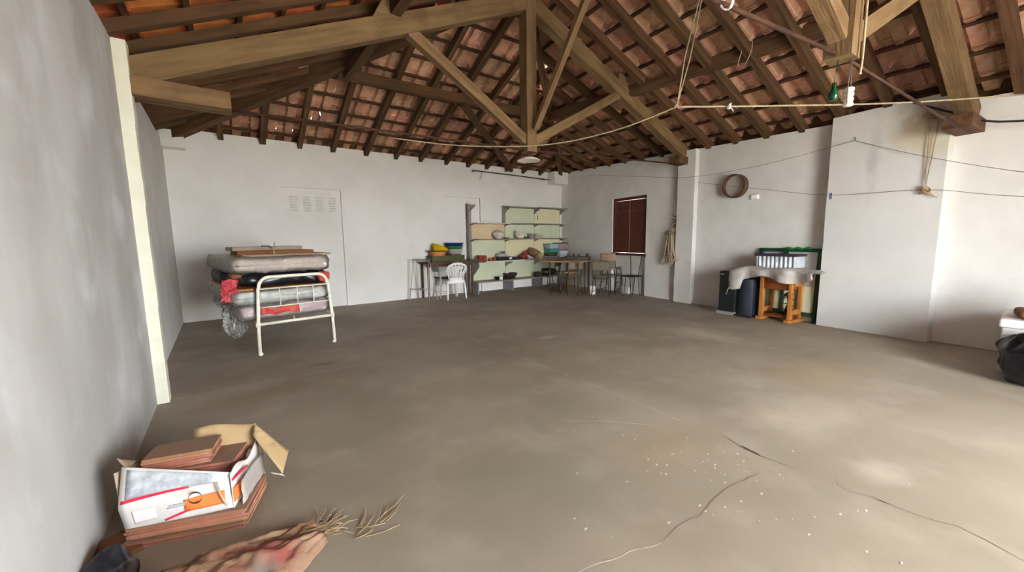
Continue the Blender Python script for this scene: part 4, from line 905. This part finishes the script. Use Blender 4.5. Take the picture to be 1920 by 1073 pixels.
# sieve, rope hank
sv = thing('sieve', 'round wooden flour sieve hung on the white wall beside the pilaster', 'sieve', tuple(wall_pt(3.3, 2.02, .05)))
Rs = Matrix((UW, V((0, 0, 1)), NW)).transposed()
if Rs.determinant() < 0: Rs = Matrix((-UW, V((0, 0, 1)), NW)).transposed()
G().lathe([(.193, .0), (.205, .0), (.205, .115), (.193, .115), (.193, .0)], wall_pt(3.3, 2.22, .004), 40, R=Rs).build('rim', M_SIEVE, sv, smooth=False)
G().lathe([(.0, .02), (.192, .02), (.192, .023), (0, .023)], wall_pt(3.3, 2.22, .004), 40, R=Rs).build('mesh_disc', M_MESH, sv)
g = G()
for k in range(11):
    a = random.uniform(-.10, .13); b = a + random.uniform(-.10, .10); r = random.uniform(.035, .06); zb = random.uniform(.78, .92); of = .05 + .008 * k
    p = [wall_pt(4.58 + a * .35, 1.42, of), wall_pt(4.58 + a * .8, 1.15, of + .02), wall_pt(4.58 + b * 1.2 + r, zb + r, of + .02), wall_pt(4.58 + b * 1.2, zb - .03, of + .025), wall_pt(4.58 + b * 1.2 - r, zb + r, of + .02), wall_pt(4.58 + b * .5, 1.15, of + .015), wall_pt(4.58 + b * .3, 1.42, of)]
    pp = []
    for i in range(len(p) - 1):
        for q in range(3): pp.append(p[i].lerp(p[i + 1], q / 3))
    g.tube(pp + [p[-1]], .011, 6)
rh = thing('rope_hank', 'hank of thick sisal rope hung on the wall at the pilaster', 'rope', tuple(wall_pt(4.55, .76, .05)))
g.build('loops', M_ROPE, rh, smooth=True)
G().tube([wall_pt(4.55 + .045 * math.cos(a), 1.34 + .018 * a, .075 + .05 * math.sin(a)) for a in [i * PI / 6 for i in range(50)]], .011, 6).build('wrapping_turns', M_ROPE, rh, smooth=True)
g = G()
for k in range(4): g.tube([wall_pt(4.64 + .08 * math.sin(k), 1.43 + .012 * k, .08), wall_pt(4.75 - .02 * k, 1.42 + .015 * k, .09), wall_pt(4.60, 1.38 + .02 * k, .10)], .010, 6)
g.tube([wall_pt(4.53, 1.44, .07), wall_pt(4.50, 1.58, .05), wall_pt(4.495, 1.71, .03)], .012, 6); g.tube([wall_pt(4.56, 1.44, .07), wall_pt(4.51, 1.58, .06), wall_pt(4.497, 1.71, .035)], .012, 6)
g.build('tied_end', M_ROPE, rh, smooth=True)
G().tube([wall_pt(4.495, 1.71, -.02), wall_pt(4.495, 1.71, .07)], .006, 6).build('nail', M_IRON, rh)

# ------------------------------------------------------------------ masonry counter and black sack at the right edge
wc_ = thing('masonry_counter', 'low white plastered counter at the right edge of the picture', 'counter', (6.4, -.4, 0))
G().span((5.96, -1.2, 0), (6.78, .155, .44)).build('body', M_PLASTER, wc_, bevel=.01)
G().span((5.94, -1.22, .44), (6.78, .175, .52)).build('top_slab', M_PLASTER, wc_, bevel=.014)
solo('rubbish_sack', G().soft((5.64, -.10, .24), (.48, .46, .50), .3, r=.2, cuts=(28, 28, 24), amp=.045, fq=10, seed=12), M_BAG, 'full black rubbish sack on the floor against the white counter', 'bag', smooth=True)
solo('brown_cushion', G().soft((6.2, -.02, .56), (.36, .22, .08), .1, r=.035, cuts=(10, 8, 4), amp=.015, fq=9, seed=7), M_CARDD, 'flat brown bundle lying on the white counter', 'bundle', smooth=True)
solo('dark_bag', G().soft((6.1, -.36, .62), (.28, .3, .2), .4, r=.08, cuts=(8, 8, 6), amp=.03, fq=7, seed=17), M_BLACK, 'dark bag standing on the white counter behind the brown bundle', 'bag', smooth=True)

# ------------------------------------------------------------------ ropes, wires, lamp under the roof
J = V((XR, 2.177, 2.576))
def smooth_path(p, n=6):
    p = [V(a) for a in p]; out = []
    for i in range(len(p) - 1):
        a = p[max(i - 1, 0)]; b = p[i]; c = p[i + 1]; d = p[min(i + 2, len(p) - 1)]
        for k in range(n):
            t = k / n; out.append(.5 * ((2 * b) + (c - a) * t + (2 * a - 5 * b + 4 * c - d) * t * t + (3 * b - a - 3 * c + d) * t ** 3))
    return out + [p[-1]]
rp = thing('clothes_rope', 'beige clothes rope slung from the truss rod across to the chimney breast', 'rope', tuple(J))
G().tube(smooth_path([(1.6, 4.43, 2.49), (2.3, 4.1, 2.43), (3.0, 3.45, 2.40), (3.35, 2.75, 2.45), J]), .0065, 6).build('sagging_run', M_ROPE, rp, smooth=True)
G().tube(smooth_path([J, (4.3, 1.75, 2.60), (5.6, .98, 2.66), (6.78, .25, 2.76)]), .0085, 6).build('taut_run', M_ROPE, rp, smooth=True)
G().tube([J, (XR - .02, 2.1, 3.0), (XR - .02, 1.98, 3.45), (XR - .02, 1.9, 4.72)], .006, 6).build('hanger_cord', M_ROPE, rp, smooth=True)
G().tube([J + V((.01, .01, 0)), (XR + .02, 2.07, 3.0), (XR + .01, 1.98, 3.45), (XR + .02, 1.9, 4.72)], .006, 6).build('hanger_cord', M_ROPE, rp, smooth=True)
G().tube([J + V((.03 * math.cos(a), .012 * math.sin(a), .012 * math.sin(2 * a))) for a in [i * .7 for i in range(14)]], .007, 6).build('knot', M_ROPE, rp, smooth=True)
kc = V((4.02, 1.905, 2.588))
t = thing('white_rag', 'scrap of white cord knotted on the clothes rope', 'cord', tuple(kc))
g = G()
for k in range(4): g.tube([kc + V((.028 * math.cos(a + k), .02 * math.sin(a * 1.3 + k), .024 * math.sin(a + k * 2))) for a in [i * .6 for i in range(12)]], .006, 6)
g.build('knot', M_PLASTIC, t, smooth=True); G().tube([kc, kc + V((.03, -.02, -.03)), kc + V((.02, -.03, -.05))], .005, 6).build('tail', M_PLASTIC, t, smooth=True)
hk = V(wall_pt(1.604, 2.612, .185))
tw = thing('washing_line', 'upper thin grey washing line hooked to the chimney breast', 'wire', tuple(hk))
G().tube(smooth_path([wall_pt(7.3, 3.0, .03), wall_pt(5.3, 2.66, .26), wall_pt(4.1, 2.47, .3), wall_pt(2.8, 2.47, .28), hk]), .0035, 5).build('far_run', M_WIRE, tw, smooth=True)
G().tube(sag(hk, wall_pt(.19, 1.98, .3), .03) + [wall_pt(-1.5, 1.45, .4)], .0035, 5).build('near_run', M_WIRE, tw, smooth=True)
G().tube([wall_pt(1.62, 2.64, .16), wall_pt(1.604, 2.65, .2), wall_pt(1.59, 2.63, .21), wall_pt(1.60, 2.60, .2)], .005, 5).build('hook', M_TEAL, tw, smooth=True)
kn = V(wall_pt(.86, 1.87, .21))
tw2 = thing('washing_line', 'lower thin grey washing line running from the pilaster past the hanging rope', 'wire', tuple(kn))
G().tube(smooth_path([wall_pt(4.0, 2.37, .12), wall_pt(2.59, 2.06, .28), wall_pt(1.785, 1.90, .28), kn, wall_pt(.16, 1.72, .3), wall_pt(-1.5, 1.45, .35)]), .0035, 5).build('wire_run', M_WIRE, tw2, smooth=True)
pg = V(wall_pt(1.79, 1.885, .28))
t = thing('clothes_peg', 'blue clothes peg clipped on the lower washing line', 'peg', tuple(pg))
G().box(pg + V((0, .008, 0)), (.012, .010, .085), WA).build('jaw', M_PIN, t); G().box(pg + V((0, -.008, 0)), (.012, .010, .085), WA).build('jaw', M_PIN, t)
hr = thing('hanging_rope', 'old rope hanging from a nail on the chimney breast, knotted at the end', 'rope', tuple(kn))
for d in (-.03, .03): G().tube(smooth_path([wall_pt(.86 - d, 2.69, .19), wall_pt(.86 - d, 2.5, .20), wall_pt(.87 - d * .4, 2.1, .20), wall_pt(.87, 1.93, .205)]), .006, 6).build('strand', M_ROPE, hr, smooth=True)
g = G()
for k in range(5): g.tube([kn + V((.02 * math.cos(a * 1.2 + k), .035 * math.sin(a + k), .045 * math.cos(a * .7 + k) + .0)) for a in [i * .55 for i in range(12)]], .008, 6)
g.build('knot', M_STRAW, hr, smooth=True)
for d, z in ((-.10, -.10), (-.07, -.07), (.06, -.05)): G().tube([kn, kn + V((-.01, d * .6, z * .8)), kn + V((-.01, d, z))], .007, 6).build('frayed_end', M_STRAW, hr, smooth=True)
G().tube([wall_pt(.86, 2.70, .1), wall_pt(.86, 2.70, .215)], .006, 6).build('nail', M_IRON, hr)
solo('power_cable', G().tube(smooth_path([wall_pt(1.3, 3.05, .19), wall_pt(1.164, 3.0, .20), wall_pt(.698, 2.71, .26), wall_pt(.23, 2.50, .22), wall_pt(-1.2, 2.4, .1)]), .011, 6), M_BLACK, 'black power cable running from the eaves behind the right bolster', 'cable', smooth=True)
solo('string_loop', G().tube(smooth_path([(4.6, 2.0, 3.70), (4.61, 2.03, 3.6), (4.6, 2.0, 3.457), (4.59, 1.975, 3.29), (4.6, 2.05, 3.14), (4.6, 2.11, 3.17), (4.6, 2.08, 3.3)]), .0035, 5), M_ROPE, 'thin curled string dangling from the tie rod below the right purlin', 'string', smooth=True)
for i, (c, lab) in enumerate((((2.14, 1.05, 2.52), 'white cord end knotted round the near tie rod'), ((1.98, 1.06, 2.545), 'white cord scrap hooked on the near tie rod, nearest the ridge brace'))):
    g = G()
    for k in range(3): g.tube([V(c) + V((.012 * math.cos(a * 1.4 + k), .03 * math.cos(a + k), .03 * math.sin(a + k))) for a in [q * .6 for q in range(11)]], .005, 6)
    solo('cord_knot', g, M_PLASTIC, lab, 'cord', 'cord knots on the tie rod', smooth=True)
lp = thing('pendant_lamp', 'flat white enamel lamp shade hanging below the far king post', 'lamp', (XR, 4.43, 2.45))
G().lathe([(.025, .062), (.06, .055), (.155, .012), (.165, .0), (.158, .0), (.055, .042), (.0, .046)], (XR, 4.43, 2.445), 32).build('lamp_shade', M_WHITEMETAL, lp, smooth=True)
G().lathe([(.018, 0), (.018, .05), (.008, .06)], (XR, 4.43, 2.50), 12).build('lamp_holder', M_DK, lp, smooth=True)
il = thing('insulator', 'stacked white porcelain insulator hanging below the near king post', 'insulator', (3.62, .90, 2.24))
g = G()
prof = []
for k in range(4): prof += [(.024, .033 * k), (.03, .033 * k + .006), (.03, .033 * k + .022), (.022, .033 * k + .028)]
g.lathe(prof, (3.62, .90, 2.245), 16).build('porcelain_body', M_CHINAP, il, smooth=True)
for s in (-1, 1): G().tube([(3.62 + s * .028, .90, 2.25), (3.62 + s * .03, .90, 2.4), (3.62, .90, 2.58)], .003, 5).build('wire_hanger', M_WIRE, il, smooth=True)
solo('bottle_neck', G().lathe([(.012, .0), (.026, .01), (.03, .05), (.014, .085), (.013, .12)], (3.555, .97, 2.29), 14).tube([(3.555, .97, 2.40), (3.56, .96, 2.57)], .003, 5), M_GLASSG, 'small dark green glass bottle hanging behind the white insulator', 'bottle', smooth=True)
solo('hanging_strip', G().tube(smooth_path([(3.60, .85, 3.4), (3.60, .84, 2.9), (3.605, .84, 2.55), (3.60, .845, 2.44)]), [.008] * 18 + [.014], 8), M_ROPE, 'thick pale cord running down the face of the near king post', 'cord', smooth=True)
solo('iron_rod', G().tube([(4.93, 8.30, 3.0), (6.2, 8.30, 2.985), (7.46, 8.30, 2.965)], .012, 6).tube([(5.2, 8.30, 3.0), (5.2, 8.31, 2.86), (5.2, 8.40, 2.82)], .005, 5).tube([(7.3, 8.3, 2.97), (7.3, 8.52, 2.97)], .006, 5).tube([(5.05, 8.3, 3.0), (5.05, 8.52, 3.0)], .006, 5), M_IRON, 'rusty curtain rod under the eaves above the shelving unit', 'rod', smooth=True)

# ------------------------------------------------------------------ torn carton, thin tiles, sacking in the foreground
ce = V((.943, -.333, 0)); cn = V((.333, .943, 0)); CO = V((-.445, 2.285, 0))
def CP(s, d, z): return CO + ce * s + cn * d + V((0, 0, z))
ct = thing('torn_carton', 'torn white printed cardboard carton full of thin clay tiles by the grey wall', 'carton', tuple(CP(.2, .15, 0)))
def panel(f, nu, nv, m, name, th=.004, par=None): return G().grid(f, nu, nv, th).build(name, m, par or ct, smooth=True)
def front(u, v, off=0.0):
    top = .375 - .105 * u; bot = .085 + .02 * u
    z = bot + (top - bot) * v
    fold = .62 - .22 * (1 - u)
    lean_ = -.045 * (1 - u) * (1 - abs(v - .45) / .55) + (.02 * v)
    return CP(-.012 + u * .405, lean_ - off, z)
fp = panel(lambda u, v: front(u, v), 16, 14, M_CARTON, 'front_panel')
def decal(u0, u1, v0, v1, m, name, off=.0042, sl0=0.0, sl1=0.0):
    return panel(lambda u, v: front(u0 + (u1 - u0) * u, (v0 + sl0 * u) + ((v1 + sl1 * u) - (v0 + sl0 * u)) * v, off), 14, 6, m, name, .0008, fp)
decal(.05, .86, .56, .97, M_INKG, 'grey_print_area', .0042, .18, .0)
decal(.02, .60, .50, .545, M_INKR, 'red_rule', .0048, .16, .16)
decal(.55, .93, .16, .44, M_INKO, 'orange_band', .0048, .02, .10)
decal(.36, .60, .05, .09, M_INKR, 'red_rule', .0048, .12, .13)
decal(.42, .58, .34, .37, M_INKG, 'grey_print_line', .0048, .02, .02)
decal(.40, .56, .29, .32, M_INKG, 'grey_print_line', .0048, .02, .02)
decal(.10, .30, .12, .36, mat('pale_pink_print', (232, 206, 204), (236, 226, 224), 18), 'pink_print_patch', .0046, .03, .02)
panel(lambda u, v: CP(.512 + .026 * math.cos(u * 6.3) - .252, -.0075 - .03 * .5, .195 + .026 * math.sin(u * 6.3) + .006 * v), 20, 1, M_DK, 'printed_ring', .0008, fp)
sp = panel(lambda u, v: CP(.395 + .025 * u, u * .30, .10 + .17 * v * (1 + .0 * u) + (.02 * math.sin(u * 8) if v > .9 else 0)), 10, 8, M_CARTON, 'side_panel')
panel(lambda u, v: CP(.4005 + .025 * u, .0 + u * .12, .13 + .07 * v), 4, 4, M_INKO, 'orange_band', .0008, sp)
panel(lambda u, v: CP(.4005 + .025 * u, .0 + u * .12, .235 + .012 * v), 4, 2, M_INKR, 'red_rule', .0008, sp)
panel(lambda u, v: CP(.43 + .01 * u, .02 + u * .28, .02 + .20 * v) + noise.noise_vector(V((u * 6, v * 6, 3))) * .01, 8, 8, M_FILM2, 'torn_film', .002)
panel(lambda u, v: CP(-.02 - .01 * v, u * .30, .06 + .30 * v - .08 * u * v), 8, 8, M_CARDG, 'side_panel')
panel(lambda u, v: CP(.13 + u * .285, .29 + .03 * v, .255 + .125 * v + .012 * math.sin(u * 5)), 8, 5, M_CARD, 'back_flap')
panel(lambda u, v: CP(.415 + .155 * u, .30 - .02 * u - v * (.04 + .10 * u), .375 - .17 * u - .05 * v), 8, 6, M_CARD, 'side_flap')
panel(lambda u, v: CP(.515 + .05 * u, .15 + v * .04, .165 - .035 * v - .02 * u), 4, 3, M_CARTON, 'side_flap_edge')
panel(lambda u, v: CP(-.03 - .03 * v, .08 + u * .09, .33 + .06 * v * (1 - u)), 4, 4, M_CARDG, 'torn_flap')
G().tube([CP(.345, -.012, .25), CP(.35, -.014, .20), CP(.365, -.012, .15), CP(.375, -.01, .13)], .004, 6).build('packing_cord', M_ROPE, ct, smooth=True)
# tiles: a stack under the front panel and a stack lying inside the carton
SLABM = None
def slab(c, rz, sx, sy, sz, lab, group):
    o = solo('clay_slab', G().box((0, 0, sz / 2), (sx, sy, sz)), M_SLAB, lab, 'tile', group, bevel=.001); o.location = c; o.rotation_euler = (0, 0, rz); return o
RC = math.atan2(-.333, .943)
for k in range(8):
    slab(CP(.205 + random.uniform(-.012, .02), .13 + random.uniform(-.01, .01), .0125 * k), RC + random.uniform(-.025, .025), .46, .29, .012, 'thin terracotta tile in the stack under the white carton front', 'clay tiles under the carton')
slab0 = [slab(CP(.185 + random.uniform(-.01, .01), .17 + .004 * k, .10 + .013 * k), RC + random.uniform(-.02, .02), .36, .22, .0125, 'thin terracotta tile packed inside the torn carton', 'clay tiles in the carton') for k in range(14)]
for k in range(5):
    slab(CP(.13 + random.uniform(-.008, .008) + .004 * k, .19, .285 + .0135 * k), RC + .09 + random.uniform(-.03, .03), .27, .15, .0125, 'short terracotta tile on top of the carton load', 'short clay tiles on top of the load')
solo('board_scrap', G().box(CP(-.07, .0, .012), (.16, .2, .02), .3), M_CARDD, 'dark board scrap on the floor between the tiles and the wall', 'board')
# black bag and striped sack
solo('black_bag', G().soft((-.475, 2.06, .045), (.14, .26, .09), .25, r=.04, cuts=(16, 20, 6), amp=.04, fq=13, seed=21), M_BAG, 'crumpled black plastic bag beside the grey wall in front of the tiles', 'bag', smooth=True)
def sackf(u, v):
    a = V((-.33, 1.76, 0)).lerp(V((.24, 1.875, 0)), u); wd = .56 * (1 - .7 * u ** 1.8)
    nrm = V((-.28, .96, 0))
    p = a + nrm * (v - .5) * wd + V((0, -.05 * (1 - u), 0))
    hgt = (.095 * (1 - u) ** .5 + .02) * max(0, math.sin(PI * v)) ** .7
    n = noise.noise_vector(V((u * 5, v * 4, 7))) * .035 * (1 - .5 * u) + noise.noise_vector(V((u * 14, v * 10, 2))) * .012
    ridge = .035 * math.exp(-((v - .62 - .1 * u) / .07) ** 2) + .016 * math.sin(v * 9 + u * 7) + .05 * (.5 - abs(noise.noise(V((u * 5 + v * 3, v * 7 - u * 4, 4))))) * math.sin(PI * v) - .03 * abs(noise.noise(V((u * 11, v * 13, 9))))
    return V((p.x + n.x * .6, p.y + n.y * .6, max(.004, hgt + ridge * (1 - u * .6) + n.z * .6)))
sk = thing('striped_sack', 'crumpled pinkish sack with red blotches spread over the floor', 'sack', (-.05, 1.75, 0))
G().grid(sackf, 60, 40, .006).build('cloth', M_SACK, sk, smooth=True)
g = G()
for k in range(60):
    p = V((.22 + random.gauss(0, .02), 1.88 + random.gauss(0, .018), .012)); a = random.gauss(-.25, .75); L = random.uniform(.04, .15) * (1.4 if k % 4 == 0 else 1)
    pts = [p]
    for q in range(4):
        a += random.gauss(0, .35); p = p + V((math.cos(a), math.sin(a), 0)) * L / 4; p.z = max(.004, .012 + random.uniform(-.008, .012)); pts.append(p.copy())
    g.tube(pts, .0016, 4)
for k in range(12):
    p = V((.42 + random.uniform(-.1, .12), 1.78 + random.uniform(-.07, .06), .004)); a = random.uniform(-.9, .9); L = random.uniform(.05, .16)
    g.tube([p, p + V((math.cos(a), math.sin(a), .06)) * L * .5, p + V((math.cos(a + .2), math.sin(a + .2), .02)) * L], .0018, 5)
o = g.build('frayed_threads', M_STRAW, sk); o['kind'] = 'stuff'
